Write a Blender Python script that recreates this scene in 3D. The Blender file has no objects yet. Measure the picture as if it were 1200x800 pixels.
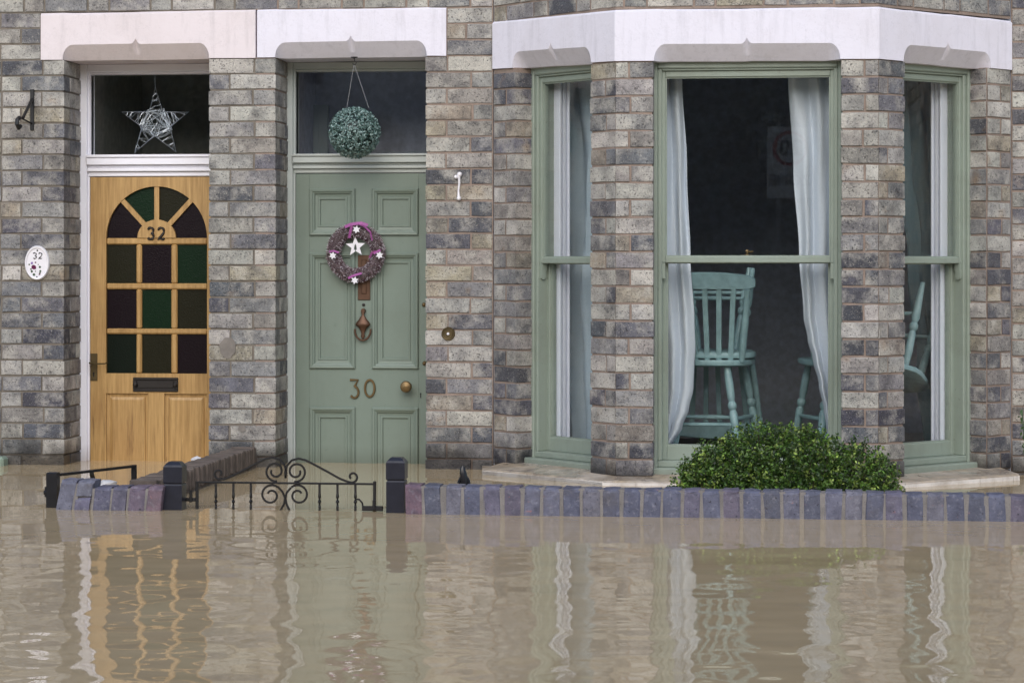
import bpy, bmesh, math, random
from mathutils import Vector, Matrix, Euler
R = math.radians
random.seed(7)
SC = bpy.context.scene
COL = SC.collection

# ------------------------------------------------------------------ camera
F, CX, D, H, HZ = 2900., 948., 12.55, 1.073, 304.      # focal (px of 1200), foot of the perpendicular, distance, eye height, horizon row
TH = math.atan((CX - 600) / F)
cam = bpy.data.cameras.new('camera')
camo = bpy.data.objects.new('camera', cam); COL.objects.link(camo)
cam.sensor_width = 36; cam.lens = 36 * F / 1200; cam.shift_y = -(400 - HZ) / 1200
cam.clip_start = .1; cam.clip_end = 500
camo.location = (0, -D, H); camo.rotation_euler = (R(90), 0, TH)
SC.camera = camo

# ------------------------------------------------------------------ light (overcast)
w = bpy.data.worlds.new('World'); SC.world = w; w.use_nodes = True
SUN_EL, SUN_AZ = 30, 178          # azimuth clockwise from +y
nt = w.node_tree; bg = nt.nodes['Background']
sky = nt.nodes.new('ShaderNodeTexSky'); sky.sky_type = 'NISHITA'; sky.sun_disc = False
sky.sun_elevation = R(SUN_EL); sky.sun_rotation = R(SUN_AZ); sky.dust_density = 1.5; sky.air_density = 1.0; sky.ozone_density = 1.0
nt.links.new(sky.outputs[0], bg.inputs[0]); bg.inputs[1].default_value = .12
sl = bpy.data.lights.new('sun', 'SUN'); sl.energy = 1.35; sl.angle = R(70); sl.color = (1, .98, .955)
so = bpy.data.objects.new('sun', sl); COL.objects.link(so)
so.rotation_euler = Vector((math.sin(R(SUN_AZ)) * math.cos(R(SUN_EL)), math.cos(R(SUN_AZ)) * math.cos(R(SUN_EL)), math.sin(R(SUN_EL)))).to_track_quat('Z', 'Y').to_euler()
SC.view_settings.view_transform = 'Standard'; SC.view_settings.look = 'None'
SC.view_settings.gamma = 1; SC.view_settings.use_curve_mapping = False
SC.view_settings.exposure = .56
SC.cycles.max_bounces = 10; SC.cycles.transparent_max_bounces = 12

# ------------------------------------------------------------------ helpers
def ray(u, v):
    a = (u - 600) / F
    return (-math.sin(TH) + math.cos(TH) * a, math.cos(TH) + math.sin(TH) * a, (HZ - v) / F)
def px(u, v, y=0.):                       # photo pixel -> (x, z) on the upright plane at depth y
    r = ray(u, v); t = (y + D) / r[1]
    return (r[0] * t, H + r[2] * t)
def X(u, y=0.): return px(u, HZ, y)[0]
def proj(p):
    dx, dy = p[0], p[1] + D
    dep = -math.sin(TH) * dx + math.cos(TH) * dy
    return (600 + F * (math.cos(TH) * dx + math.sin(TH) * dy) / dep, HZ - F * (p[2] - H) / dep)
def on_line(u, A, B):                     # plan point where the ray of column u meets the line A-B
    r = ray(u, HZ); ex, ey = B[0] - A[0], B[1] - A[1]
    # (0,-D)+t r = A + k e
    det = r[0] * (-ey) + r[1] * ex
    bx, by = A[0], A[1] + D
    k = (r[0] * by - r[1] * bx) / (-det)
    k = (r[1] * bx - r[0] * by) / (r[0] * ey - r[1] * ex)
    return k
def lin(c): return tuple(((x / 255) / 12.92 if x <= 10 else (((x / 255) + .055) / 1.055) ** 2.4) for x in c)

ORG = {}                                  # world origin of every object built here
class MB:
    def __init__(s): s.v = []; s.f = []; s.t = None
    def add(s, vs, fs):
        n = len(s.v); s.v += [tuple(p) for p in vs]; s.f += [tuple(i + n for i in q) for q in fs]; return s
    def box(s, x0, x1, y0, y1, z0, z1, fr=None, bev=0):
        if bev:
            b = min(bev, abs(x1 - x0) * .45, abs(y1 - y0) * .45, abs(z1 - z0) * .45)
            bm = bmesh.new(); bmesh.ops.create_cube(bm, size=1)
            for q in bm.verts: q.co = ((x0 + x1) / 2 + q.co.x * (x1 - x0), (y0 + y1) / 2 + q.co.y * (y1 - y0), (z0 + z1) / 2 + q.co.z * (z1 - z0))
            bmesh.ops.bevel(bm, geom=bm.edges[:], offset=b, segments=1, affect='EDGES', profile=.5)
            bm.verts.index_update()
            P = [tuple(q.co) for q in bm.verts]; Q = [tuple(q.index for q in f.verts) for f in bm.faces]; bm.free()
        else:
            P = [(x, y, z) for z in (z0, z1) for y in (y0, y1) for x in (x0, x1)]
            Q = [(0, 2, 3, 1), (4, 5, 7, 6), (0, 1, 5, 4), (2, 6, 7, 3), (0, 4, 6, 2), (1, 3, 7, 5)]
        if fr: P = [fr(*p) for p in P]
        return s.add(P, Q)
    def tube(s, pts, r, n=6, rr=None, closed=False, caps=True):
        pts = [Vector(p) for p in pts]; m = len(pts); rings = []
        up = None
        for i, p in enumerate(pts):
            a = pts[i - 1] if (i > 0 or closed) else p
            b = pts[(i + 1) % m] if (i < m - 1 or closed) else p
            t = (b - a); t = t.normalized() if t.length > 1e-9 else Vector((0, 0, 1))
            if up is None:
                up = Vector((0, 1, 0)) if abs(t.y) < .9 else Vector((1, 0, 0))
            x = up - t * up.dot(t)
            x = x.normalized() if x.length > 1e-6 else t.orthogonal().normalized()
            up = x; y = t.cross(x); k = rr[i] if rr else r
            rings.append([p + (x * math.cos(j * 2 * math.pi / n + math.pi / n) + y * math.sin(j * 2 * math.pi / n + math.pi / n)) * k for j in range(n)])
        vs = [q for g in rings for q in g]; fs = []
        for i in range(m if closed else m - 1):
            for j in range(n):
                a, b = i * n + j, i * n + (j + 1) % n
                c, d = ((i + 1) % m) * n + (j + 1) % n, ((i + 1) % m) * n + j
                fs.append((a, b, c, d))
        if caps and not closed:
            fs.append(tuple(range(n))[::-1]); fs.append(tuple((m - 1) * n + j for j in range(n)))
        return s.add(vs, fs)
    def lathe(s, prof, c, axis='z', n=20):          # prof [(r, h)] about an axis through c
        vs = []
        for r, h in prof:
            for j in range(n):
                a = j * 2 * math.pi / n; x, y = r * math.cos(a), r * math.sin(a)
                vs.append((c[0] + x, c[1] + y, c[2] + h) if axis == 'z' else (c[0] + x, c[1] - h, c[2] + y))
        fs = [(i * n + j, i * n + (j + 1) % n, (i + 1) * n + (j + 1) % n, (i + 1) * n + j) for i in range(len(prof) - 1) for j in range(n)]
        fs += [tuple(range(n))[::-1], tuple((len(prof) - 1) * n + j for j in range(n))]
        return s.add(vs, fs)
    def prism(s, poly, y0, y1, fr=None):            # polygon in (x, z), extruded y0..y1
        n = len(poly); P = [(x, y, z) for y in (y0, y1) for x, z in poly]
        if fr: P = [fr(*p) for p in P]
        return s.add(P, [tuple(range(n)), tuple(range(n, 2 * n))[::-1]] + [(i, i + n, (i + 1) % n + n, (i + 1) % n) for i in range(n)])
    def plan(s, poly, z0, z1):                      # plan polygon extruded up
        n = len(poly); P = [(x, y, z) for z in (z0, z1) for x, y in poly]
        return s.add(P, [tuple(range(n))[::-1], tuple(range(n, 2 * n))] + [(i, (i + 1) % n, (i + 1) % n + n, i + n) for i in range(n)])
    def build(s, name, mat, parent=None, smooth=False, recalc=True, tint=None, local=False):
        me = bpy.data.meshes.new(name)
        if local: o0 = Vector((0, 0, 0))
        else:
            lo = [min(p[i] for p in s.v) for i in range(3)]; hi = [max(p[i] for p in s.v) for i in range(3)]
            o0 = Vector(((lo[0] + hi[0]) / 2, (lo[1] + hi[1]) / 2, lo[2]))
        me.from_pydata([tuple(Vector(p) - o0) for p in s.v], [], s.f)
        if recalc:
            bm = bmesh.new(); bm.from_mesh(me); bmesh.ops.recalc_face_normals(bm, faces=bm.faces); bm.to_mesh(me); bm.free()
        if tint is None: tint = s.t
        if tint is not None:
            at = me.attributes.new('tint', 'FLOAT_COLOR', 'POINT')
            if isinstance(tint, tuple): tint = [tint] * len(me.vertices)
            at.data.foreach_set('color', [c for q in tint for c in (*q[:3], q[3] if len(q) > 3 else 1)])
        me.materials.append(mat)
        if smooth:
            me.polygons.foreach_set('use_smooth', [True] * len(me.polygons))
            try: me.set_sharp_from_angle(angle=R(40))
            except Exception: pass
        o = bpy.data.objects.new(name, me); COL.objects.link(o)
        o.location = o0 - (ORG[parent] if (parent is not None and not local) else Vector((0, 0, 0)))
        ORG[o] = o0
        o.parent = parent
        return o
def empty(name, loc):
    o = bpy.data.objects.new(name, None); COL.objects.link(o); o.location = loc; o.empty_display_size = .1
    ORG[o] = Vector(loc); return o
def tag(o, label=None, cat=None, group=None, kind=None):
    if label: o['label'] = label
    if cat: o['category'] = cat
    if group: o['group'] = group
    if kind: o['kind'] = kind
    return o
def copy_tree(o, parent=None):
    c = o.copy(); COL.objects.link(c); c.parent = parent
    for ch in [q for q in o.children]: copy_tree(ch, c)
    return c

# ------------------------------------------------------------------ materials
class NT:
    def __init__(s, name):
        s.m = bpy.data.materials.new(name); s.m.use_nodes = True; s.t = s.m.node_tree
        s.b = s.t.nodes['Principled BSDF']; s.out = s.t.nodes['Material Output']
    def n(s, typ, **kw):
        q = s.t.nodes.new(typ)
        for k, v in kw.items():
            if k.startswith('i_'): q.inputs[k[2:].replace('_', ' ')].default_value = v
            else: setattr(q, k, v)
        return q
    def l(s, a, b): s.t.links.new(a, b)
    def pos(s, scale=(1, 1, 1)):
        g = s.n('ShaderNodeNewGeometry'); m = s.n('ShaderNodeVectorMath', operation='MULTIPLY'); s.l(g.outputs['Position'], m.inputs[0]); m.inputs[1].default_value = scale
        return m.outputs[0]
    def noise(s, scale, detail=4, rough=.55, vec=None):
        q = s.n('ShaderNodeTexNoise'); q.inputs['Scale'].default_value = scale; q.inputs['Detail'].default_value = detail; q.inputs['Roughness'].default_value = rough
        s.l(vec if vec is not None else s.pos(), q.inputs['Vector']); return q.outputs['Fac']
    def ramp(s, fac, stops):
        q = s.n('ShaderNodeValToRGB'); e = q.color_ramp.elements
        while len(e) < len(stops): e.new(.5)
        for k, (p, c) in enumerate(stops):
            e[k].position = p; e[k].color = (c, c, c, 1) if not isinstance(c, (tuple, list)) else (*c[:3], 1)
        s.l(fac, q.inputs[0]); return q.outputs[0]
    def mix(s, fac, a, b, mode='MIX'):
        q = s.n('ShaderNodeMix', data_type='RGBA', blend_type=mode)
        for sock, v in ((q.inputs[0], fac), (q.inputs[6], a), (q.inputs[7], b)):
            if isinstance(v, (int, float)): sock.default_value = v
            elif isinstance(v, tuple): sock.default_value = (*v[:3], 1)
            else: s.l(v, sock)
        return q.outputs[2]
    def math(s, op, a, b=0., clamp=False):
        q = s.n('ShaderNodeMath', operation=op, use_clamp=clamp)
        for sock, v in ((q.inputs[0], a), (q.inputs[1], b)):
            if isinstance(v, (int, float)): sock.default_value = v
            else: s.l(v, sock)
        return q.outputs[0]
    def bump(s, h, strength=.3, dist=.01):
        q = s.n('ShaderNodeBump'); q.inputs['Strength'].default_value = strength; q.inputs['Distance'].default_value = dist
        s.l(h, q.inputs['Height']); s.l(q.outputs[0], s.b.inputs['Normal'])
    def base(s, c):
        if isinstance(c, tuple): s.b.inputs['Base Color'].default_value = (*c[:3], 1)
        else: s.l(c, s.b.inputs['Base Color'])
    def rough(s, r):
        if isinstance(r, (int, float)): s.b.inputs['Roughness'].default_value = r
        else: s.l(r, s.b.inputs['Roughness'])
    def zpos(s):
        g = s.n('ShaderNodeNewGeometry'); q = s.n('ShaderNodeSeparateXYZ'); s.l(g.outputs['Position'], q.inputs[0]); return q.outputs[2]
    def wet(s, top=.16, var=.12):          # tide mark: 1 where the flood has soaked the surface
        k = s.math('MULTIPLY', s.noise(5, 5), var * 2)
        d = s.math('SUBTRACT', s.math('ADD', k, top - var), s.zpos())
        return s.ramp(s.math('MULTIPLY', d, 10, True), [(0, 0), (1, 1)])

def m_brick():
    t = NT('stock_brick'); at = t.n('ShaderNodeAttribute', attribute_name='tint'); a = at.outputs['Color']
    ad = t.n('ShaderNodeVectorMath', operation='ADD'); t.l(t.pos(), ad.inputs[0]); t.l(t.math('MULTIPLY', at.outputs['Alpha'], 53.), ad.inputs[1]); V = ad.outputs[0]
    big = t.noise(8, 7, .66, V); c = t.mix(t.ramp(big, [(.30, 1), (.44, .55), (.60, 0)]), a, t.mix(.80, a, lin((62, 61, 66))))
    pale = t.noise(9, 6, .65, V); c = t.mix(t.ramp(pale, [(.47, 0), (.70, .75)]), c, lin((203, 199, 190)))
    warm = t.noise(5, 4, .55, V); c = t.mix(t.ramp(warm, [(.66, 0), (.80, .55)]), c, lin((166, 132, 92)))
    sp = t.noise(105, 4, .65, V); c = t.mix(t.ramp(sp, [(.585, 0), (.645, .75)]), c, lin((34, 33, 36)))
    s2 = t.noise(240, 2, .5, V); c = t.mix(t.ramp(s2, [(.61, 0), (.68, .6)]), c, lin((46, 45, 48)))
    lt = t.noise(190, 2, .5, V); c = t.mix(t.ramp(lt, [(.62, 0), (.70, .5)]), c, lin((214, 208, 196)))
    fn = t.noise(330, 2, .5, V); c = t.mix(t.ramp(fn, [(.3, .30), (.58, 0)]), c, lin((70, 69, 72)))
    wt = t.wet(.15, .11); c = t.mix(wt, c, t.mix(.85, c, lin((62, 58, 56)), 'MULTIPLY'))
    t.base(c); t.rough(t.mix(wt, (.9, .9, .9), (.45, .45, .45)))
    h = t.mix(.45, t.ramp(sp, [(.52, 1), (.66, 0)]), t.noise(45, 5, .6, V)); t.bump(h, .7, .005); return t.m
def m_mortar(name, col, soak=True):
    t = NT(name); c = t.mix(t.ramp(t.noise(14, 5), [(.35, 0), (.7, 1)]), tuple(x * .72 for x in lin(col)), lin(col))
    c = t.mix(t.ramp(t.noise(230, 2), [(.58, 0), (.7, .6)]), c, tuple(x * .4 for x in lin(col)))
    if soak: wt = t.wet(.15, .1); c = t.mix(wt, c, t.mix(.8, c, (.10, .09, .08), 'MULTIPLY'))
    t.base(c); t.rough(.95); t.bump(t.noise(160, 4), .6, .004); return t.m
def m_paint(name, col, dirt=(.25, .22, .18), amt=.25, rough=.5, bump=.12, flake=0., scale=3., runs=0.):
    t = NT(name); b = lin(col)
    c = t.mix(t.ramp(t.noise(scale, 6, .65), [(.45, 0), (.75, amt)]), b, tuple(b[i] * dirt[i] * 2.2 for i in range(3)))
    c = t.mix(t.ramp(t.noise(38, 4), [(.66, 0), (.72, amt * 1.2)]), c, tuple(x * .55 for x in b))
    if runs:
        rn = t.noise(7, 5, .65, t.pos((3, 3, .35))); c = t.mix(t.ramp(rn, [(.52, 0), (.74, runs)]), c, tuple(x * .62 for x in b)); cr_ = t.noise(3.2, 8, .8); c = t.mix(t.ramp(cr_, [(.495, 0), (.5, runs * .9), (.505, 0)]), c, tuple(x * .5 for x in b))
    if flake: c = t.mix(t.ramp(t.noise(11, 6, .7), [(.70, 0), (.715, flake)]), c, lin((150, 170, 190)))
    wt = t.wet(.09, .05); c = t.mix(t.math('MULTIPLY', wt, .55), c, t.mix(.75, c, lin((130, 112, 90)), 'MULTIPLY'))
    t.base(c); t.rough(rough); t.bump(t.noise(45, 5), bump, .004); return t.m
def m_plain(name, col, rough=.5, metal=0., bump=0., bscale=60, var=.25):
    t = NT(name); b = lin(col); t.base(t.mix(t.ramp(t.noise(bscale * .4, 4), [(.35, 0), (.7, 1)]), tuple(x * (1 - var) for x in b), b))
    t.rough(rough); t.b.inputs['Metallic'].default_value = metal
    if bump: t.bump(t.noise(bscale, 4), bump, .003)
    return t.m
def m_wood():
    t = NT('varnished_oak'); v = t.pos((28, 28, 1.6)); g = t.noise(2.2, 6, .65, v)
    c = t.mix(t.ramp(g, [(.3, 0), (.7, 1)]), lin((150, 116, 68)), lin((196, 160, 104)))
    c = t.mix(t.ramp(t.noise(4, 5), [(.5, 0), (.8, .5)]), c, lin((150, 108, 60)))
    low = t.ramp(t.math('MULTIPLY', t.math('SUBTRACT', .75, t.zpos()), 1.5, True), [(0, 0), (1, 1)])
    st = t.noise(1.6, 6, .7, t.pos((22, 22, 1.3))); c = t.mix(t.math('MULTIPLY', t.ramp(st, [(.56, 0), (.70, .7)]), low), c, lin((84, 54, 28)))
    t.base(c); t.rough(.42); t.bump(g, .08, .003); return t.m
def m_glass(name='window_glass'):
    t = NT(name); g = t.n('ShaderNodeNewGeometry')
    ior = t.math('ADD', t.math('MULTIPLY', g.outputs['Backfacing'], 1 / 1.5 - 1.5), 1.5)
    fr = t.n('ShaderNodeFresnel'); t.l(ior, fr.inputs[0])
    tr = t.n('ShaderNodeBsdfTransparent'); tr.inputs[0].default_value = (.97, .98, .98, 1)
    gl = t.n('ShaderNodeBsdfGlossy'); gl.inputs['Roughness'].default_value = 0.01
    bp = t.n('ShaderNodeBump'); bp.inputs['Strength'].default_value = .015; bp.inputs['Distance'].default_value = .004
    t.l(t.noise(5, 2), bp.inputs['Height']); t.l(bp.outputs[0], gl.inputs['Normal'])
    mx = t.n('ShaderNodeMixShader'); t.l(fr.outputs[0], mx.inputs[0]); t.l(tr.outputs[0], mx.inputs[1]); t.l(gl.outputs[0], mx.inputs[2])
    t.l(mx.outputs[0], t.out.inputs['Surface']); return t.m
def m_stained(name, col):
    t = NT(name); t.base(lin(col)); t.rough(.3); t.b.inputs['Specular IOR Level'].default_value = .22
    v = t.n('ShaderNodeTexVoronoi'); v.inputs['Scale'].default_value = 140; t.l(t.pos(), v.inputs['Vector'])
    t.bump(v.outputs['Distance'], .2, .003); return t.m
def m_water():
    t = NT('flood_water'); c = t.mix(t.ramp(t.noise(.9, 4, .6, t.pos((1, 2.2, 1))), [(.3, 0), (.7, 1)]), lin((186, 165, 130)), lin((198, 178, 144)))
    t.base(c); t.rough(.012); t.b.inputs['IOR'].default_value = 1.33
    a = t.math('MULTIPLY', t.noise(1.0, 1.0, .4, t.pos((4.3, 3.5, 1))), .0075)
    b = t.math('MULTIPLY', t.noise(1.0, 1.0, .4, t.pos((9, 9, 1))), .00065)
    e = t.math('MULTIPLY', t.noise(1.0, 2, .5, t.pos((7, 42, 1))), .00002)
    # small waves die out among the walls, gates and posts of the front garden
    g = t.n('ShaderNodeNewGeometry'); q = t.n('ShaderNodeSeparateXYZ'); t.l(g.outputs['Position'], q.inputs[0])
    k = t.ramp(t.math('MULTIPLY', t.math('SUBTRACT', -2.4, q.outputs[1]), .30, True), [(0, .22), (1, 1)])
    h = t.math('ADD', t.math('MULTIPLY', t.math('ADD', a, b), k), e)
    t.bump(h, 1.0, 1.0); return t.m
def m_tint(name, rough=.6, spec=.4, trans=0.):
    t = NT(name); a = t.n('ShaderNodeAttribute', attribute_name='tint').outputs['Color']
    t.base(t.mix(t.ramp(t.noise(60, 2), [(.35, .35), (.65, 0)]), a, t.mix(.6, a, (.02, .02, .015)))); t.rough(rough); t.b.inputs['Specular IOR Level'].default_value = spec
    if trans:
        tl = t.n('ShaderNodeBsdfTranslucent'); t.l(a, tl.inputs[0]); mx = t.n('ShaderNodeMixShader'); mx.inputs[0].default_value = trans
        t.l(t.b.outputs[0], mx.inputs[1]); t.l(tl.outputs[0], mx.inputs[2]); t.l(mx.outputs[0], t.out.inputs['Surface'])
    return t.m
def m_blue_brick():
    t = NT('blue_engineering_brick'); a = t.n('ShaderNodeAttribute', attribute_name='tint').outputs['Color']
    c = t.mix(t.ramp(t.noise(16, 7, .7), [(.32, .9), (.60, 0)]), a, t.mix(.75, a, lin((58, 60, 78))))
    c = t.mix(t.ramp(t.noise(21, 6, .7), [(.64, 0), (.68, .65)]), c, lin((158, 112, 112)))
    c = t.mix(t.ramp(t.noise(70, 4, .6), [(.64, 0), (.70, .85)]), c, lin((38, 38, 48)))
    c = t.mix(t.ramp(t.noise(38, 5, .7), [(.54, 0), (.72, .5)]), c, lin((160, 160, 172)))
    c = t.mix(t.ramp(t.noise(3.2, 5, .7), [(.55, 0), (.72, .45)]), c, lin((98, 92, 84)))
    t.base(c); t.rough(.6); t.bump(t.noise(48, 7, .7), .9, .007); return t.m
def m_sill():
    t = NT('painted_stone_sill'); g = t.n('ShaderNodeNewGeometry'); q = t.n('ShaderNodeSeparateXYZ'); t.l(g.outputs['True Normal'], q.inputs[0])
    up = t.ramp(q.outputs[2], [(.6, 0), (.85, 1)]); c = t.mix(t.ramp(t.noise(6, 6, .7), [(.45, 0), (.7, .7)]), lin((222, 218, 214)), lin((150, 140, 128)))
    c = t.mix(t.ramp(t.noise(24, 4, .7, t.pos((1, 1, .1))), [(.6, 0), (.7, .6)]), c, lin((120, 112, 104)))
    silt = t.mix(t.ramp(t.noise(16, 5, .65), [(.35, 0), (.65, 1)]), lin((112, 96, 76)), lin((176, 156, 128)))
    m = t.math('MULTIPLY', up, t.ramp(t.noise(5, 6, .7), [(.28, 1), (.72, .45)])); t.base(t.mix(m, c, silt)); t.rough(t.ramp(t.noise(4, 4), [(.4, .12), (.6, .6)])); t.bump(t.noise(60, 5), .35, .004); return t.m
M = dict(
    brick=m_brick(), blue=m_blue_brick(),
    mortar32=m_mortar('lime_mortar', (132, 124, 114)), mortar30=m_mortar('pink_mortar', (158, 141, 130)), mortarw=m_mortar('cement_mortar', (142, 138, 136), False),
    lint32=m_paint('pinkish_masonry_paint', (226, 217, 221), amt=.2, rough=.7, bump=.4, flake=.8, runs=.4), lint30=m_paint('white_masonry_paint', (228, 226, 238), amt=.18, rough=.7, bump=.4, runs=.38),
    sage=m_paint('sage_paint', (146, 158, 147), amt=.35, rough=.33, bump=.22, runs=.22), sagedoor=m_paint('sage_door_paint', (124, 138, 128), amt=.22, rough=.36, bump=.14, runs=.15),
    greyframe=m_paint('pale_green_paint', (190, 198, 196), amt=.2, rough=.4), white=m_paint('white_gloss', (240, 240, 249), amt=.14, rough=.35, bump=.05), lining=m_paint('white_inner_paint', (238, 241, 252), amt=.05, rough=.4, bump=.03),
    stone=m_sill(), wood=m_wood(), glass=m_glass(), water=m_water(),
    black=m_plain('black_paint', (30, 31, 36), .32, bump=.15), iron=m_plain('black_iron', (27, 27, 30), .45, bump=.3), brass=m_plain('aged_brass', (132, 110, 76), .42, .7, .2), bronze=m_plain('brown_bronze', (104, 78, 62), .45, .6, .2),
    darkmetal=m_plain('dark_letter_plate', (48, 44, 42), .5, .4, .2), dull=m_plain('dull_brass_plate', (98, 84, 56), .5, .6, .2), chair=m_plain('duck_egg_chair_paint', (152, 184, 187), .4, bump=.05), cloth=m_plain('curtain_cotton', (224, 231, 240), .9, bump=.1, bscale=300, var=.06),
    cloth2=m_plain('dimmed_curtain_cotton', (186, 202, 212), .9, bump=.1, bscale=300, var=.06), cloth3=m_plain('shaded_curtain_cotton', (104, 128, 136), .9, bump=.1, bscale=300, var=.06),  # curtain cotton darkened in colour for the shade inside the side windows
    dark=m_plain('room_paint', (212, 220, 238), .8), hall32=m_plain('cream_hall_paint', (190, 188, 178), .8), hall=m_plain('pale_hall_paint', (214, 216, 230), .8), table=m_plain('stained_table', (60, 44, 32), .4), copedark=m_plain('dark_coping', (112, 101, 94), .85, bump=.7, bscale=40, var=.45),
    ceramic=m_plain('glazed_ceramic', (238, 236, 242), .15, var=.03), ink=m_plain('black_glaze', (22, 22, 28), .3), plum=m_plain('plum_glaze', (96, 16, 70), .3), leafg=m_plain('green_glaze', (70, 92, 70), .4), lilac=m_plain('lilac_glaze', (140, 110, 180), .4),
    patch=m_plain('filler_patch', (134, 128, 122), .9, bump=.5), leaf=m_tint('box_leaf', .38, .5, .22), ball=m_tint('artificial_leaf', .35, .6, .1), tinsel=m_tint('tinsel', .25, .8), silver=m_plain('silver_wire', (206, 212, 222), .3, .75), ribbon=m_plain('pink_ribbon', (168, 92, 158), .5), twig=m_plain('twig_bark', (52, 42, 32), .9),
    paper=m_plain('wet_paper', (222, 222, 226), .6), post=m_plain('blue_black_paint', (40, 42, 54), .3, bump=.2), palegreen=m_paint('pale_green_stone', (150, 170, 154), amt=.3),
    sgreen=m_stained('green_glass', (8, 34, 16)), solive=m_stained('olive_glass', (30, 29, 16)), splum=m_stained('plum_glass', (20, 9, 16)), sdark=m_stained('bottle_glass', (10, 20, 12)),
    asphalt=m_plain('wet_tarmac', (62, 60, 58), .8, bump=.4), sred=m_plain('sign_red', (190, 20, 30), .4), swhite=m_plain('sign_white', (232, 232, 230), .4), sblack=m_plain('sign_black', (15, 15, 16), .4), sgrey=m_plain('galvanised', (140, 142, 146), .5, .5))

# ------------------------------------------------------------------ the setting
B = MB()
nx, ny = 2, 2
B.add([(-40, -45, 0), (40, -45, 0), (40, 3, 0), (-40, 3, 0)], [(0, 1, 2, 3)])
tag(B.build('flood_water', M['water'], recalc=False), kind='structure')
B = MB(); B.add([(-60, -60, -.62), (60, -60, -.62), (60, 20, -.62), (-60, 20, -.62)], [(0, 1, 2, 3)])
tag(B.build('ground', M['asphalt'], recalc=False), kind='structure')

# ------------------------------------------------------------------ plan of the two houses
RV = .31                                   # door reveal
XJ = [X(75), X(245), X(323), X(499)]       # jamb corners
XB0, XB1 = X(578), X(1185); BD = -.70      # bay roots and projection
XF0, XF1 = X(721, BD), X(1030, BD)
XP = X(299)                                # party line
ZL, PIT = 2.115, .0825                     # lintel underside, course height
ZT = ZL + 3 * PIT
Rl, Fl, Fr, Rr = (XB0, 0), (XF0, BD), (XF1, BD), (XB1, 0)

class Path:
    def __init__(s, pts):
        s.p = [Vector(q) for q in pts]; s.d = [(s.p[i + 1] - s.p[i]) for i in range(len(pts) - 1)]
        s.l = [q.length for q in s.d]; s.u = [q.normalized() for q in s.d]; s.S = [0]
        for q in s.l: s.S.append(s.S[-1] + q)
        s.n = [Vector((-q.y, q.x)) for q in s.u]        # inward
    def off(s, k, d):                                   # vertex k moved inward by d (mitred)
        a = s.n[max(k - 1, 0)]; b = s.n[min(k, len(s.n) - 1)]
        m = (a + b); m = m / max(m.dot(a), .2); return s.p[k] + m * d
    def at(s, q, d=0.):
        k = 0
        while k < len(s.l) - 1 and q > s.S[k + 1] + 1e-9: k += 1
        t = (q - s.S[k]) / s.l[k]
        return s.off(k, d).lerp(s.off(k + 1, d), t)
    def corners(s, a, b): return [q for q in s.S[1:-1] if a + .006 < q < b - .006]

PAL = [((200, 194, 182), 7), ((182, 177, 167), 6), ((152, 148, 143), 4), ((124, 122, 123), 3), ((98, 97, 100), 2.2), ((176, 164, 140), 2.5), ((160, 153, 142), 3)]
PALD = [((164, 158, 148), 3.5), ((140, 137, 133), 4.5), ((112, 110, 112), 4), ((93, 92, 96), 4), ((78, 77, 82), 2.6), ((154, 143, 126), 2)]
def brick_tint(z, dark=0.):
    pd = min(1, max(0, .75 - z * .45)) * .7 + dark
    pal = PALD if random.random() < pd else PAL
    c = random.choices([p[0] for p in pal], [p[1] for p in pal])[0]
    k = random.uniform(.94, 1.06)
    if random.random() < .010: c = (172, 140, 104)
    return lin(tuple(min(255, q * k + random.uniform(-2, 2) + o_) for q, o_ in zip(c, (-3, 0, 6)))) + (random.random(),)
def brick_mesh(path, a, b, z0, z1, J=.0053, dep=.028):
    a += .0012 if any(abs(a - q) < 1e-6 for q in path.S[1:-1]) else J; b -= .0012 if any(abs(b - q) < 1e-6 for q in path.S[1:-1]) else J; z0 += J * .9; z1 -= J * .9; e = .0026
    cs = path.corners(a, b)
    n = 2 if (b - a) > .15 else 1
    mids = sorted(set(cs + [a + (b - a) * (i / (n + 1)) + random.uniform(-.01, .01) for i in range(1, n + 1) if all(abs(a + (b - a) * (i / (n + 1)) - c) > .03 for c in cs)]))
    j = lambda k=.0014: random.uniform(-k, k)
    push = random.uniform(-.0022, .0022)
    cols = [(a, dep), (a, e), (a + e, 0)] + [(q, 0) for q in mids] + [(b - e, 0), (b, e), (b, dep)]
    rows = [(z0, dep), (z0, e), (z0 + e, 0), (z1 - e, 0), (z1, e), (z1, dep)]
    vs = []; tz = j(.0012)
    for ci, (q, d1) in enumerate(cols):
        for ri, (z, d2) in enumerate(rows):
            d = max(d1, d2); fr = d < dep
            qq = q + (j() if fr and q not in cs else 0); p = path.at(min(max(qq, a - .004), b + .004), d + (push + j(.0008) if fr else 0))
            vs.append((p.x, p.y, z + (j() if fr else 0) + tz * (1 if q > (a + b) / 2 else -1)))
    m = len(rows); fs = []
    for c in range(len(cols) - 1):
        for r in range(m - 1):
            if c in (0, len(cols) - 2) and r in (0, m - 2): continue
            fs.append((c * m + r, (c + 1) * m + r, (c + 1) * m + r + 1, c * m + r + 1))
    return vs, fs
BR = []                                   # every brick laid: dict(house, part, verts, faces, tint, rank)
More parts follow.
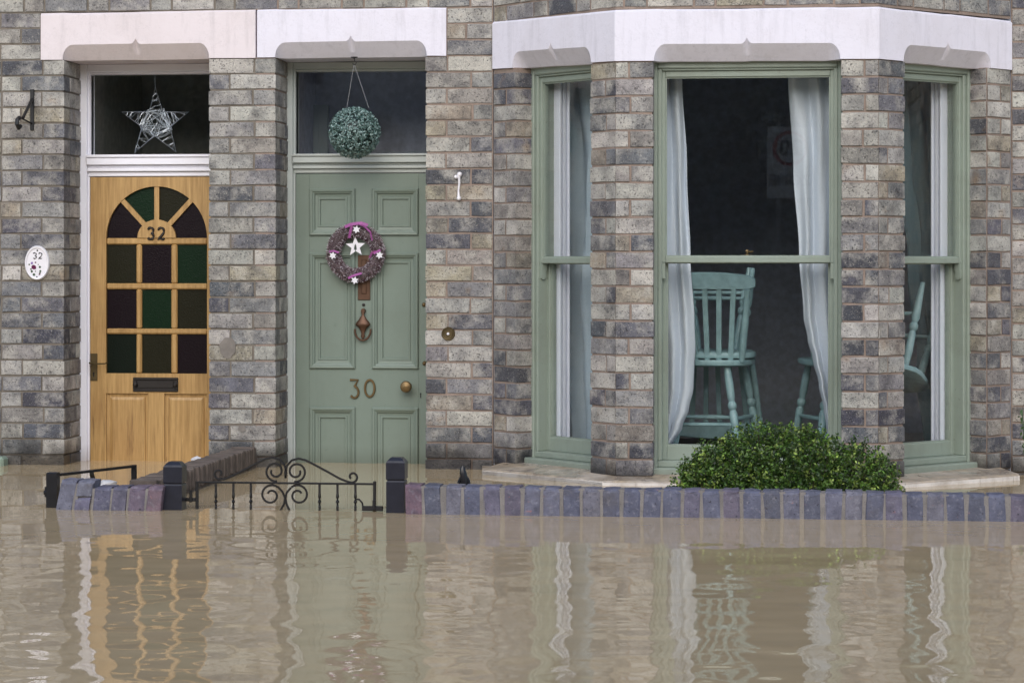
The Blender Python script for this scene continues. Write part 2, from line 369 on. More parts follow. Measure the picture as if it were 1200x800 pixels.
def lay(path, courses, breaks, house, part='wall', dark=0., split=None):
    for k, z0, z1 in courses:
        bs = breaks(k); bs = [bs[0]] + [q if any(abs(q - w_) < .012 for w_ in path.S) else q + random.uniform(-.006, .006) for q in bs[1:-1]] + [bs[-1]]
        for a, b in zip(bs[:-1], bs[1:]):
            if b - a < .03: continue
            vs, fs = brick_mesh(path, a, b, z0, z1)
            mid = path.at((a + b) / 2); seg = next(i for i in range(len(path.l)) if (a + b) / 2 <= path.S[i + 1] + 1e-6)
            n = -path.n[seg]; view = Vector((0 - mid.x, -D - mid.y)).normalized()
            u, v = proj((mid.x, mid.y, (z0 + z1) / 2))
            # largest visible share over the segments the brick covers
            ar = 0
            for i in range(len(path.l)):
                lo, hi = max(a, path.S[i]), min(b, path.S[i + 1])
                if hi > lo: ar += (hi - lo) * max(0, (-path.n[i]).dot(view))
            vis = ar * (1 if (-20 < u < 1220 and -12 < v and z1 > .01) else 0)
            h = house if split is None else (split[0] if mid.x < XP else split[1])
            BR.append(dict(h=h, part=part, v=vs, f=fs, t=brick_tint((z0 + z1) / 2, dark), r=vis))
def courses(zref, z0, z1, pit=PIT):
    k0 = math.floor((z0 - zref) / pit); out = []
    k = k0
    while zref + k * pit < z1 - .01: out.append((k, zref + k * pit, zref + (k + 1) * pit)); k += 1
    return out
def flem(a, b, start_s):                   # Flemish bond from a towards b (either way)
    q = [a]; sg = 1 if b > a else -1; st = start_s
    while (b - q[-1]) * sg > .02:
        q.append(q[-1] + sg * (.2245 if st else .1125)); st = not st
    if (b - q[-1]) * sg < 0: q[-1] = b
    return q
h32 = empty('terraced_house', (X(170), .3, -.6)); h30 = empty('terraced_house', (X(650), .3, -.6))
tag(h32, 'grey stock-brick house number 32 with pinkish-white lintel and varnished timber front door', 'house')
tag(h30, 'grey stock-brick house number 30 with sage green door and three-sided bay window', 'house')

LOW = -.25
pA = Path([(-7.2, 0), (XJ[0], 0), (XJ[0], RV)]); cA = pA.S[1]
def brA(k):
    p = k % 2 == 0
    return sorted(flem(cA - (.2245 if p else .1125), 0, not p)) + [cA + (.108 if p else .222), pA.S[2]]
lay(pA, courses(ZL, LOW, ZL), brA, h32, dark=-.2)
pB = Path([(XJ[1], RV), (XJ[1], 0), (XJ[2], 0), (XJ[2], RV)]); wB = pB.l[1]
def brB(k):
    p = k % 2 == 0
    return [RV - (.2 if p else .1), RV + (.1075 if p else .2365), RV + wB + (.108 if p else .222), 2 * RV + wB]
lay(pB, courses(ZL, LOW, ZL), brB, None, dark=-.2, split=(h32, h30))
pC = Path([(XJ[3], RV), (XJ[3], 0), (XB0 - .001, 0)]); wC = pC.l[1]
lay(pC, courses(ZL, LOW, ZL), lambda k: [RV - (.2 if k % 2 else .1), RV + (.1075 if k % 2 else .235), RV + wC], h30)
# three courses beside the lintels, then full courses above
XL = [X(48), X(299.5), X(301.5), X(523)]
p = Path([(-7.2, 0), (XL[0], 0)]); lay(p, courses(ZL, ZL, ZT), lambda k, p=p: sorted(flem(p.S[1], 0, k % 2 == 0)), h32)
p = Path([(XL[3], 0), (XB0 - .001, 0)]); lay(p, courses(ZL, ZL, ZT), lambda k, p=p: [0, .107 if k % 2 else p.S[1], p.S[1]] if k % 2 else [0, p.S[1]], h30)
p = Path([(-7.2, 0), (XB0 - .001, 0)]); lay(p, courses(ZL, ZT, 2.92), lambda k, p=p: sorted(flem(p.S[1], 0, k % 2 == 0)) if k % 2 else [min(i * .2245, p.S[1]) for i in range(int(p.S[1] / .2245) + 2)], None, split=(h32, h30))
p = Path([(XB1 + .001, 0), (6.0, 0)]); lay(p, courses(ZL - PIT / 2, LOW, 2.92), lambda k, p=p: flem(0, p.S[1], k % 2 == 0), h30)
# the bay
ZBL = 2.022; BP = .0829
LC = Path([Rl, Fl]); RC = Path([Fr, Rr]); cl = LC.l[0]; cr = RC.l[0]
sL0, sL1 = cl * on_line(604, Rl, Fl), cl * on_line(692, Rl, Fl)
sR0, sR1 = cr * on_line(1060, Fr, Rr), cr * on_line(1156, Fr, Rr)
WR = .10                                   # window reveal
def cp(path, s, d=0): q = path.at(s, d); return (q.x, q.y)
XW0, XW1 = X(765.5, BD), X(986, BD)
pD = Path([Rl, cp(LC, sL0), cp(LC, sL0, WR + .02)])
bc = courses(ZBL, .03, ZBL, BP)
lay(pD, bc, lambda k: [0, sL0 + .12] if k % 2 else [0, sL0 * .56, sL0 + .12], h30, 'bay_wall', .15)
pE = Path([cp(LC, sL1, WR), cp(LC, sL1), Fl, (XW0, BD), (XW0, BD + WR)]); a1 = WR; a2 = pE.S[2]; a3 = pE.S[3]
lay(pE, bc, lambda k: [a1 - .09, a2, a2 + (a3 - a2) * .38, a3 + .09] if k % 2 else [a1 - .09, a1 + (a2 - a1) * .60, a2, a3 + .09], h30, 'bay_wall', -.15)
pF = Path([(XW1, BD + WR), (XW1, BD), Fr, cp(RC, sR0), cp(RC, sR0, WR)]); f1 = WR; f2 = pF.S[2]; f3 = pF.S[3]
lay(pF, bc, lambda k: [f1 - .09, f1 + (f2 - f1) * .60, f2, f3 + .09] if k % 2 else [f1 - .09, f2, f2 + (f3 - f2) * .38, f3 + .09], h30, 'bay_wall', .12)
pG = Path([cp(RC, sR1, WR + .02), cp(RC, sR1), Rr]); g1 = WR + .02; g2 = pG.S[2]
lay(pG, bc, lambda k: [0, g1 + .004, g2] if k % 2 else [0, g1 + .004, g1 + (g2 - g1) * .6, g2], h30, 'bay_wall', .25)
bay = Path([Rl, Fl, Fr, Rr])
ZBT = 2.268
def brbay(k):
    q = [0]; n = 0
    while q[-1] < bay.S[3] - .1: q.append(q[-1] + (.2245 if (n + k) % 2 else .1125)); n += 1
    q[-1] = bay.S[3]; return q
lay(bay, courses(ZBT + .012, ZBT + .012, 2.9, BP), brbay, h30, 'bay_wall')
# house cores: mortar
def core(path, d, close, z0, z1, name, mat, parent):
    pts = [tuple(path.off(k, d)) for k in range(len(path.p))] + close
    return MB().plan(pts, z0, z1).build(name, mat, parent)
CD = .0058
W32 = core(pA, CD, [(-7.2, RV)], -.6, ZL, 'wall', M['mortar32'], h32)
a = Path([(XJ[1], RV), (XJ[1], 0), (XP, 0)]); core(a, CD, [(XP, RV)], -.6, ZL, 'wall', M['mortar32'], h32)
a = Path([(XP + .001, 0), (XJ[2], 0), (XJ[2], RV)]); core(a, CD, [(XP + .001, RV)], -.6, ZL, 'wall', M['mortar30'], h30)
W30 = core(pC, CD, [(XB0 - .001, RV)], -.6, ZL, 'wall', M['mortar30'], h30)
core(Path([(-7.2, 0), (XL[0], 0)]), CD, [(XL[0], RV), (-7.2, RV)], ZL, ZT, 'wall', M['mortar32'], h32)
core(Path([(XL[3], 0), (XB0 - .001, 0)]), CD, [(XB0 - .001, RV), (XL[3], RV)], ZL, ZT, 'wall', M['mortar30'], h30)
core(Path([(-7.2, 0), (XP, 0)]), CD, [(XP, RV), (-7.2, RV)], ZT, 5.2, 'wall', M['mortar32'], h32)
core(Path([(XP + .001, 0), (XB0 - .001, 0)]), CD, [(XB0 - .001, RV), (XP + .001, RV)], ZT, 5.2, 'wall', M['mortar30'], h30)
core(Path([(XB1 + .001, 0), (6.0, 0)]), CD, [(6.0, RV), (XB1 + .001, RV)], -.6, 5.2, 'wall', M['mortar30'], h30)
BW = core(pD, CD, [cp(LC, .0, .12)], .03, ZBL + .02, 'bay_wall', M['mortar30'], h30)
core(pE, CD, [], .03, ZBL + .005, 'bay_wall', M['mortar30'], h30)
core(pF, CD, [], .03, ZBL + .005, 'bay_wall', M['mortar30'], h30)
core(pG, CD, [cp(RC, cr, .12)], .03, ZBL - .002, 'bay_wall', M['mortar30'], h30)
pts = [tuple(bay.off(k, CD)) for k in range(4)]; MB().plan(pts, ZBT + .003, 5.2).build('bay_wall', M['mortar30'], h30)
MB().plan([tuple(bay.off(k, .0)) for k in range(4)], -.6, -.05).build('bay_plinth', M['mortar30'], h30)
# place the bricks: the 300 that show largest on each house as parts, the rest joined
for hh, wl in ((h32, W32), (h30, W30)):
    lst = sorted([q for q in BR if q['h'] is hh], key=lambda q: -q['r'])
    big = [q for q in lst if q['r'] > .02][:300]; ids = set(map(id, big))
    for q in big:
        b = MB().add(q['v'], q['f']); par = BW if q['part'] == 'bay_wall' else wl
        b.build('brick', M['brick'], par, recalc=False, tint=q['t'])
    b = MB(); b.t = []
    for q in lst:
        if id(q) not in ids: b.add(q['v'], q['f']); b.t += [q['t']] * len(q['v'])
    tag(b.build('brickwork', M['brick'], hh, recalc=False), kind='stuff')

# ------------------------------------------------------------------ lintels
def lintel(name, path, zt, zb, arches, depth, mat, parent, cols_extra=()):
    # arches: (s0, s1) spans cut with rounded shoulders and an ogee cusp; zt/zb: callables of s
    hh, r, cw, ch = .078, .055, .028, .030
    def rise(s):
        for a, b in arches:
            if a <= s <= b:
                q = min(s - a, b - s); z = hh
                if q < r: z = hh * math.sqrt(max(0, 1 - (1 - q / r) ** 2))
                m = abs(s - (a + b) / 2)
                if m < cw: z += ch * (1 - m / cw) ** 2.2
                return z
        return 0
    cs = {0., path.S[-1]} | set(path.S[1:-1])
    for a, b in arches:
        m = (a + b) / 2
        for i in range(11): cs |= {a + r * (i / 10) ** 1.8, b - r * (i / 10) ** 1.8}
        for i in range(-9, 10): cs.add(m + cw * i / 9)
        cs |= {a - .0005, b + .0005}
    cs = sorted(q for q in cs if 0 <= q <= path.S[-1] + 1e-9); vs = []; fs = []; e = .011
    N = 7
    for q in cs:
        ri = rise(q); t, b = zt(q) + .002 * math.sin(q * 23) , zb(q) + .0015 * math.sin(q * 31)
        for d, z in ((e, t), (0, t - e), (0, b + ri), (min(ri, hh) * .62 + .0015, b + min(ri, hh) * .31), (min(ri, hh) * .9 + .002, b), (depth, b), (depth, t)):
            p = path.at(q, d); vs.append((p.x, p.y, z))
    for i in range(len(cs) - 1):
        for j in range(N): fs.append((i * N + j, (i + 1) * N + j, (i + 1) * N + (j + 1) % N, i * N + (j + 1) % N))
    fs += [tuple(range(N)), tuple((len(cs) - 1) * N + j for j in range(N))[::-1]]
    return MB().add(vs, fs).build(name, mat, parent)
def run(x0, x1, y=-.004): return Path([(x0, y), (x1, y)])
p = run(XL[0], XL[1]); lintel('lintel', p, lambda s: ZT - .004 + .004 * s, lambda s: ZL, [(X(73.5) - XL[0], X(245.3) - XL[0])], RV + .1, M['lint32'], h32)
p = run(XL[2], XL[3]); lintel('lintel', p, lambda s: ZT + .002, lambda s: ZL + .001, [(X(322.5) - XL[2], X(500.3) - XL[2])], RV + .1, M['lint30'], h30)
pb = Path([tuple(bay.off(k, -.006)) for k in range(4)])
S1, S2, S3 = pb.S[1:]
def lz(l, f0, f1, r):
    return lambda s: l + (f0 - l) * s / S1 if s < S1 else (f0 + (f1 - f0) * (s - S1) / (S2 - S1) if s < S2 else f1 + (r - f1) * (s - S2) / (S3 - S2))
lintel('bay_lintel', pb, lz(2.288, 2.270, 2.268, 2.262), lz(2.046, 2.025, 2.022, 2.018),
       [(sL0 - .02, sL1 + .01), (S1 + X(767, BD) - XF0, S1 + X(985.5, BD) - XF0), (S2 + sR0 - .01, S2 + sR1 + .03)], .24, M['lint30'], h30)

# ------------------------------------------------------------------ bay sill
so_ = [tuple(bay.off(k, -.125)) for k in range(4)]
so_[0] = (X(565, -.30), -.30); so_[3] = (X(1195, -.30), -.30)
inn = [tuple(bay.off(k, .16)) for k in range(4)]
vs = []; fs = []
for k in range(4):
    o, i = so_[k], inn[k]; zt = .030 if k in (0, 3) else .022
    m = (o[0] + (i[0] - o[0]) * .04, o[1] + (i[1] - o[1]) * .04)
    vs += [(*o, -.12), (*o, zt - .008), (*m, zt), (*i, .052), (*i, -.12)]
for k in range(3):
    for j in range(5): fs.append((k * 5 + j, (k + 1) * 5 + j, (k + 1) * 5 + (j + 1) % 5, k * 5 + (j + 1) % 5))
fs += [(0, 1, 2, 3, 4), (19, 18, 17, 16, 15)]
b = MB().add(vs, fs)
b.plan([so_[0], so_[1], inn[1], (XB0, .05), (XB0 - .06, .02)], -.12, .018)
MBs = b.build('window_sill', M['stone'], h30)
MBs['label'] = 'wet painted stone sill under the bay window'

# ------------------------------------------------------------------ windows
def frm(A, Bp):
    u = (Vector(Bp) - Vector(A)).normalized()
    return lambda s, d, z: (A[0] + u.x * s - u.y * d, A[1] + u.y * s + u.x * d, z)
def sash_window(A, Bp, ztop, zbot, zmeet, label, lining=None):
    fr = frm(A, Bp); W = (Vector(Bp) - Vector(A)).length; d0 = WR
    root = MB()
    j, jd = .035, .14
    root.box(-.04, .014, d0 + .004, d0 + jd, zbot, ztop + .03, fr, .004)          # outer bead
    root.box(W - .014, W + .04, d0 + .004, d0 + jd, zbot, ztop + .03, fr, .004)
    root.box(.014, j, d0 + .016, d0 + jd, zbot + .042, ztop - .028, fr, .004)
    root.box(W - j, W - .014, d0 + .016, d0 + jd, zbot + .042, ztop - .028, fr, .004)
    root.box(.014, W - .014, d0 + .005, d0 + jd, ztop - .028, ztop + .03, fr, .005)
    root.box(j, W - j, d0 + .016, d0 + jd, ztop - .038, ztop - .028, fr, .003)
    root.box(-.03, W + .03, d0 - .045, d0 + jd, zbot - .055, zbot + .012, fr, .006)       # timber sill
    root.box(.014, W - .014, d0 + .012, d0 + jd, zbot + .012, zbot + .042, fr, .004)
    win = root.build('window', M['sage'], h30); win['label'] = label
    def sash(name, zb, zt, d, st, rb, rt, horns):
        b = MB(); a0, a1 = j - .004, W - j + .004; th = .042
        for x0, x1 in ((a0, a0 + st), (a1 - st, a1)): b.box(x0, x1, d, d + th, zb, zt, fr, .003)
        b.box(a0 + st, a1 - st, d + .001, d + th - .001, zt - rt, zt, fr, .003); b.box(a0 + st, a1 - st, d + .001, d + th - .001, zb, zb + rb, fr, .003)
        # glazing bead
        for x0, x1 in ((a0 + st, a0 + st + .006), (a1 - st - .006, a1 - st)): b.box(x0, x1, d + .010, d + th - .006, zb + rb, zt - rt, fr)
        b.box(a0 + st + .006, a1 - st - .006, d + .010, d + th - .006, zb + rb, zb + rb + .006, fr); b.box(a0 + st + .006, a1 - st - .006, d + .010, d + th - .006, zt - rt - .006, zt - rt, fr)
        if horns:
            for x0, x1 in ((a0, a0 + st), (a1 - st, a1)):
                prof = [(0, 0), (0, -.075), (.010, -.083), (.022, -.078), (.030, -.062), (.026, -.045), (.034, -.034), (.040, -.018), (.040, 0)]
                n = len(prof); P = [fr(x, d + q, zb + z) for x in (x0 + .001, x1 - .001) for q, z in [(q2 * .9 + .001, z2) for q2, z2 in prof]]
                b.add(P, [tuple(range(n)), tuple(range(n, 2 * n))[::-1]] + [(i, i + n, (i + 1) % n + n, (i + 1) % n) for i in range(n)])
        s_ = b.build(name, M['sage'], win)
        g = MB().box(a0 + st + .001, a1 - st - .001, d + .019, d + .023, zb + rb + .001, zt - rt - .001, fr)
        g.build('pane', M['glass'], win)
    sash('upper_sash', zmeet - .016, ztop - .038, d0 + .030, .020, .030, .030, True)
    sash('lower_sash', zbot + .042, zmeet + .014, d0 + .078, .024, .070, .028, False)
    if lining:
        b = MB()
        for k, (w_, q0, q1) in enumerate(((.085, .15, .165), (.075, .165, .20), (.066, .20, .215), (.075, .215, .25), (.06, .25, .262), (.085, .262, .285))):
            w_ -= .03; q0, q1 = .15 + (q0 - .15) * .5, .15 + (q1 - .15) * .5
            if lining == 'L': b.box(-.03, w_ + .03, q0 + .0 + d0 - .03, q1 + d0 - .03, zbot + .03, ztop + .02, fr, .003)
            else: b.box(W - w_ - .03, W + .03, q0 + d0 - .03, q1 + d0 - .03, zbot + .03, ztop + .02, fr, .003)
        b.build('inner_lining', M['lining'], win)
    return win, fr, W
zb_, zm_ = .075, 1.073 - (305 - 304) / F * 12
A, Bq = cp(LC, sL0), cp(LC, sL1)
winL, frL, WL = sash_window(A, Bq, 2.034, .060, zm_, 'narrow sash window on the bay side next to the green door', 'L')
winC, frC, WC = sash_window((XW0, BD), (XW1, BD), 2.022, .058, zm_ + .004, 'wide sash window in the front of the bay')
A, Bq = cp(RC, sR0), cp(RC, sR1)
winR, frR, WRr = sash_window(A, Bq, 2.019, .058, zm_, 'narrow sash window on the bay side away from the doors', 'R')
b = MB(); xx, zz = px(875, 300.5, BD + .1)[0], zm_ + .004 + .015
b.lathe([(.016, 0), (.014, .008), (.006, .012), (.006, .020), (.011, .024), (.008, .032)], (xx, BD + WR + .09, zz), n=10); b.box(xx - .034, xx + .026, BD + WR + .082, BD + WR + .10, zz - .0005, zz + .007, None, .002); b.tube([(xx, BD + WR + .09, zz + .02), (xx + .03, BD + WR + .08, zz + .024)], .004, 6)
b.build('sash_catch', M['brass'], winC, smooth=True)

# ------------------------------------------------------------------ rooms behind (closed shells)
def shell(name, x0, x1, y0, y1, z0, z1, mat, parent, t=.05):
    b = MB(); b.box(x0 - t, x1 + t, y0, y1 + t, z0 - t, z0); b.box(x0 - t, x1 + t, y0, y1 + t, z1, z1 + t)
    b.box(x0 - t, x0, y0, y1 + t, z0, z1); b.box(x1, x1 + t, y0, y1 + t, z0, z1); b.box(x0, x1, y1, y1 + t, z0, z1)
    return b.build(name, mat, parent)
shell('room', XB0 + .05, XB1 - .05,   .02, 3.4, -.45, 2.42, M['dark'], h30)
b = MB().plan([tuple(bay.off(0, .02)), tuple(bay.off(1, .22)), tuple(bay.off(2, .22)), tuple(bay.off(3, .02)), (XB1 - .06, .07), (XB0 + .06, .07)], 2.05, 2.26); b.build('bay_ceiling', M['dark'], h30)
b = MB().plan([tuple(bay.off(0, .17)), tuple(bay.off(1, .17)), tuple(bay.off(2, .17)), tuple(bay.off(3, .17))], -.5, .02); b.build('bay_floor', M['dark'], h30)
shell('hall', XJ[2] - .06, XJ[3] + .16, RV + .16, 1.35, -.45, 2.5, M['hall'], h30)
shell('hall', XJ[0] - .05, XJ[1] + .2, RV + .16, 1.7, -.45, 2.5, M['hall32'], h32)
b = MB(); b.box(X(352, 1.3), X(384, 1.3), 1.28, 1.34, -.4, 1.95); b.box(X(352, 1.3) + .05, X(384, 1.3) - .05, 1.27, 1.28, 1.2, 1.85); b.build('inner_door', M['greyframe'], h30)

# ------------------------------------------------------------------ door frames and transom lights
YD = RV; YG = RV + .055
def doorframe(parent, mat, uL, uR, u_in, v_head, v_t0, v_t1, glaze_u0):
    x0, x1 = X(uL, YD), X(uR, YD); xi = X(u_in, YD); zh = px(uL, v_head, YD)[1]; z0, z1 = px(uL, v_t1, YD)[1], px(uL, v_t0, YD)[1]
    b = MB(); wj = xi - x0
    b.box(x0 - .03, xi - .012, YD - .012, YD + .11, -.6, ZL + .0, None, .004); b.box(xi - .012, xi, YD + .004, YD + .10, -.6, ZL - .002, None, .003)
    b.box(x1 + .012, x1 + wj + .03, YD - .012, YD + .11, -.6, ZL + .0, None, .004); b.box(x1, x1 + .012, YD + .004, YD + .10, -.6, ZL - .002, None, .003)
    b.box(xi - .012, x1 + .012, YD - .005, YD + .10, zh + .012, ZL - .001, None, .004); b.box(xi, x1, YD + .006, YD + .09, zh, zh + .012, None, .003)
    h = z1 - z0
    for a, c, pr in ((0, .22, .0), (.22, .40, -.016), (.40, .52, -.008), (.52, .86, -.028), (.86, 1, -.036)): b.box(xi - .010, x1 + .010, YD + pr, YD + .10, z0 + h * a, z0 + h * c - .001, None, .003)
    xg = X(glaze_u0, YD)
    b.box(xi, xg, YD + .02, YD + .08, z1, zh, None, .003); b.box(x1 - (xg - xi), x1, YD + .02, YD + .08, z1, zh, None, .003)
    fr_ = b.build('door_frame', mat, parent)
    MB().box(xi, x1, YG, YG + .004, z1 - .004, zh + .004).build('pane', M['glass'], fr_)
    return fr_, xi, x1, z0, z1, zh
f32, a0, a1, z0, z1, zh = doorframe(h32, M['white'], 95, 262, 105, 87.5, 181.5, 207, 103)
f30, c0, c1, y0_, y1_, yh = doorframe(h30, M['greyframe'], 338.6, 507, 346, 84, 180.5, 203, 345.5)

# ------------------------------------------------------------------ door 30 (six panels, sage)
ZDB = -.45
def P3(u, v, y=YD): q = px(u, v, y); return q
dl, dr = c0 + .003, c1 - .003; dt = y0_ - .004
rects = []
zt1, zb1 = px(420, 221, YD)[1], px(420, 276, YD)[1]; zt2, zb2 = px(420, 296, YD)[1], px(420, 432, YD)[1]; zt3, zb3 = px(420, 477, YD)[1], ZDB + .18
xs = [(X(363, YD), X(416.5, YD)), (X(436, YD), X(490.5, YD))]
leaf = MB(); y1d = YD + .05
leaf.box(dl, xs[0][0], YD, y1d, ZDB, dt, None, .002); leaf.box(xs[1][1], dr, YD, y1d, ZDB, dt, None, .002)
for za, zb in ((dt, zt1), (zb1, zt2), (zb2, zt3), (zb3, ZDB)): leaf.box(xs[0][0], xs[1][1], YD + .0006, y1d - .001, zb, za)
for za, zb in ((zt1, zb1), (zt2, zb2), (zt3, zb3)): leaf.box(xs[0][1], xs[1][0], YD + .0008, y1d - .001, zb, za)
door30 = leaf.build('door', M['sagedoor'], h30); door30['label'] = 'sage green six-panel front door'
for xa, xb in xs:
    for za, zb in ((zt1, zb1), (zt2, zb2), (zt3, zb3)):
        prof = [(0, .002), (.001, -.010), (.006, -.014), (.014, -.013), (.018, -.008), (.026, -.004), (.029, .006), (.044, .008), (.046, .003), (.055, .003), (.058, .013), (.5, .013)]
        vs = []; fs = []; w2 = (xb - xa) / 2 - .001
        for i, (q, d) in enumerate(prof):
            q = min(q, w2 - .002)
            vs += [(xa + q, YD + d, zb + q), (xb - q, YD + d, zb + q), (xb - q, YD + d, za - q), (xa + q, YD + d, za - q)]
        prof_n = len(prof) - 1
        for i in range(prof_n - 0):
            if i == prof_n - 1: break
            for k in range(4): fs.append((i * 4 + k, i * 4 + (k + 1) % 4, (i + 1) * 4 + (k + 1) % 4, (i + 1) * 4 + k))
        i = prof_n - 1; fs.append((i * 4, i * 4 + 1, i * 4 + 2, i * 4 + 3))
        MB().add(vs[:(prof_n) * 4], fs).build('panel', M['sagedoor'], door30)
def stroke(b, pts, wd, dep, y):           # flat numeral stroke: swept rectangle with rounded look
    pts = [(p[0], y, p[1]) for p in pts]
    b.tube(pts, wd / 2, 8)
def num(ch, x, z, h, w_):
    T = []
    if ch == '3':
        T = [[(-.9, 1), (.75, 1), (.0, .62)] + [(.0 + .85 * math.cos(t), .30 + .32 * math.sin(t) * 1.0) for t in [R(q) for q in range(80, -150, -15)]]]
    if ch == '0':
        T = [[(.85 * math.cos(R(q)), .5 + .5 * math.sin(R(q))) for q in range(0, 361, 12)]]
    if ch == '2':
        T = [[(.8 * math.cos(R(q)), .70 + .30 * math.sin(R(q))) for q in range(165, -40, -15)] + [(.1, .28), (-.5, .1), (-.85, .0), (-.2, .06), (.4, -.02), (.9, .1)]]
    if ch == 'r3':                     # round-topped 3
        T = [[(.75 * math.cos(R(q)), .74 + .26 * math.sin(R(q))) for q in range(160, -81, -15)] + [(.8 * math.cos(R(q)), .27 + .27 * math.sin(R(q))) for q in range(75, -161, -15)]]
    return [[(x + p[0] * w_ / 2, z + p[1] * h) for p in t] for t in T]
b = MB()
for t in num('3', *px(415.5, 465.5, YD), .093, .052): b.tube([(p[0], YD - .006, p[1]) for p in t], .006, 6)
for t in num('0', *px(433.5, 464.5, YD), .088, .060): b.tube([(p[0], YD - .006, p[1]) for p in t], .006, 6)
b.build('number_30', M['brass'], door30, smooth=True)
x_, z_ = px(476, 453, YD - .05); b = MB().lathe([(.022, 0), (.020, .004), (.010, .010), (.010, .03), (.022, .036), (.030, .048), (.031, .058), (.026, .070), (.012, .077), (.003, .078)], (x_, YD, z_), 'y', 24); b.build('door_knob', M['brass'], door30, smooth=True)
x_, z_ = px(493, 463, YD); b = MB().lathe([(.004, 0), (.004, .0015)], (x_, YD, z_ + .008), 'y', 10); b.box(x_ - .0022, x_ + .0022, YD - .0015, YD, z_ - .014, z_ + .006); b.build('keyhole', M['ink'], door30)
# upright letter plate
x0, zt = px(419.5, 299, YD); x1, zb = px(434, 351.5, YD); b = MB().box(x0, x1, YD - .006, YD, zb, zt, None, .002)
xa, za = px(423.5, 304, YD); xb, zc = px(430, 345, YD)
b.box(xa, xb, YD - .010, YD - .006, zc + .002, za, None, .002); b.box(xa + .004, xb - .004, YD - .013, YD - .010, zc + .006, za - .004, None, .001)
b.build('letter_plate', M['bronze'], door30)
x_, z_ = px(426.2, 357, YD); MB().lathe([(.008, 0), (.008, .004), (.003, .006)], (x_, YD, z_), 'y', 12).build('spyhole', M['darkmetal'], door30, smooth=True)
# urn knocker
x_, zt = px(426, 361.5, YD); zb = px(426, 399, YD)[1]; L = zt - zb; b = MB()
pr = [(.006, 0), (.008, .03), (.004, .08), (.010, .14), (.006, .2), (.012, .24), (.022, .34), (.034, .42), (.040, .48), (.038, .53), (.024, .58), (.014, .68), (.008, .78), (.012, .86), (.006, .92), (.003, .95)]
b.lathe([(r * 1.0, -q * L) for r, q in pr], (x_, YD - .018, zt), 'z', 18)
for k in range(len(b.v)): b.v[k] = (b.v[k][0], YD - .018 + (b.v[k][1] - YD + .018) * .5, b.v[k][2])
b.tube([(x_ + .042 * math.cos(R(q)), YD - .022, zt - L * .66 + .055 * math.sin(R(q))) for q in range(175, 366, 10)], .0055, 8); b.lathe([(.012, 0), (.014, .004), (.010, .02)], (x_, YD, zt - .012), 'y', 12)
b.build('door_knocker', M['bronze'], door30, smooth=True)
for u, v in ((497, 357), (497.5, 425.5)):
    x_, z_ = px(u, v, YD); MB().lathe([(.012, 0), (.011, .006), (.006, .012), (.003, .014)], (x_, YD, z_), 'y', 12).build('lock_escutcheon', M['brass'], door30, smooth=True)

# ------------------------------------------------------------------ door 32 (varnished, arched fanlight)
dl2, dr2, dt2 = a0 + .003, a1 - .003, z0 - .004
gx0, gx1 = X(124.3, YD), X(242.5, YD); cxm = (gx0 + gx1) / 2; rad = (gx1 - gx0) / 2
zR = px(182, 279, YD)[1]; zB = px(182, 437.5, YD)[1]
leaf = MB(); y1d = YD + .05
leaf.box(dl2, gx0, YD, y1d, ZDB, dt2, None, .002); leaf.box(gx1, dr2, YD, y1d, ZDB, dt2, None, .002)
N = 28; vs = []; fs = []
for i in range(N + 1):
    x = gx0 + (gx1 - gx0) * (.5 - .5 * math.cos(math.pi * i / N)); za = zR + math.sqrt(max(0, rad ** 2 - (x - cxm) ** 2))
    vs += [(x, YD + .0008, dt2), (x, YD + .0008, za), (x, y1d - .001, za), (x, y1d - .001, dt2)]
for i in range(N):
    for j in range(4): fs.append((i * 4 + j, (i + 1) * 4 + j, (i + 1) * 4 + (j + 1) % 4, i * 4 + (j + 1) % 4))
leaf.add(vs, fs)
zr2 = px(182, 461, YD)[1]
leaf.box(gx0, gx1, YD + .0006, y1d - .001, zr2, zB)
xm0, xm1 = X(173.5, YD), X(192.5, YD)
leaf.box(xm0, xm1, YD + .0008, y1d - .001, ZDB + .2, zr2); leaf.box(gx0, gx1, YD + .0006, y1d - .001, ZDB, ZDB + .2)
door32 = leaf.build('door', M['wood'], h32); door32['label'] = 'varnished timber front door with arched coloured glass'
for xa, xb in ((gx0, xm0), (xm1, gx1)):
    b = MB(); za, zb = zr2, ZDB + .2; prof = [(0, .014), (.006, .016), (.018, .017), (.020, .011), (.034, .007)]
    vs = []; fs = []
    for q, d in prof: vs += [(xa + q, YD + d, zb + q), (xb - q, YD + d, zb + q), (xb - q, YD + d, za - q), (xa + q, YD + d, za - q)]
    for i in range(4):
        for k in range(4): fs.append((i * 4 + k, i * 4 + (k + 1) % 4, (i + 1) * 4 + (k + 1) % 4, (i + 1) * 4 + k))
    fs.append((16, 17, 18, 19)); MB().add(vs, fs).build('panel', M['wood'], door32)
ux = [X(124.3, YD), X(159.3, YD), X(165.7, YD), X(200.2, YD), X(207.3, YD), X(242.5, YD)]
vz = [px(182, q, YD)[1] for q in (286.5, 332, 339, 385, 391.5, 437.5)]
def gbar(b, x0, x1, z0, z1):
    MB().box(x0, x1, YD + .004, YD + .034, z0, z1, None, .007).build('glazing_bar', M['wood'], door32)
gbar(None, gx0, gx1, vz[0], zR); gbar(None, gx0, gx1, vz[2], vz[1]); gbar(None, gx0, gx1, vz[4], vz[3])
for xa, xb in ((ux[1], ux[2]), (ux[3], ux[4])):
    for za, zb in ((vz[0], vz[1]), (vz[2], vz[3]), (vz[4], vz[5])): gbar(None, xa, xb, zb, za)
hub = .105
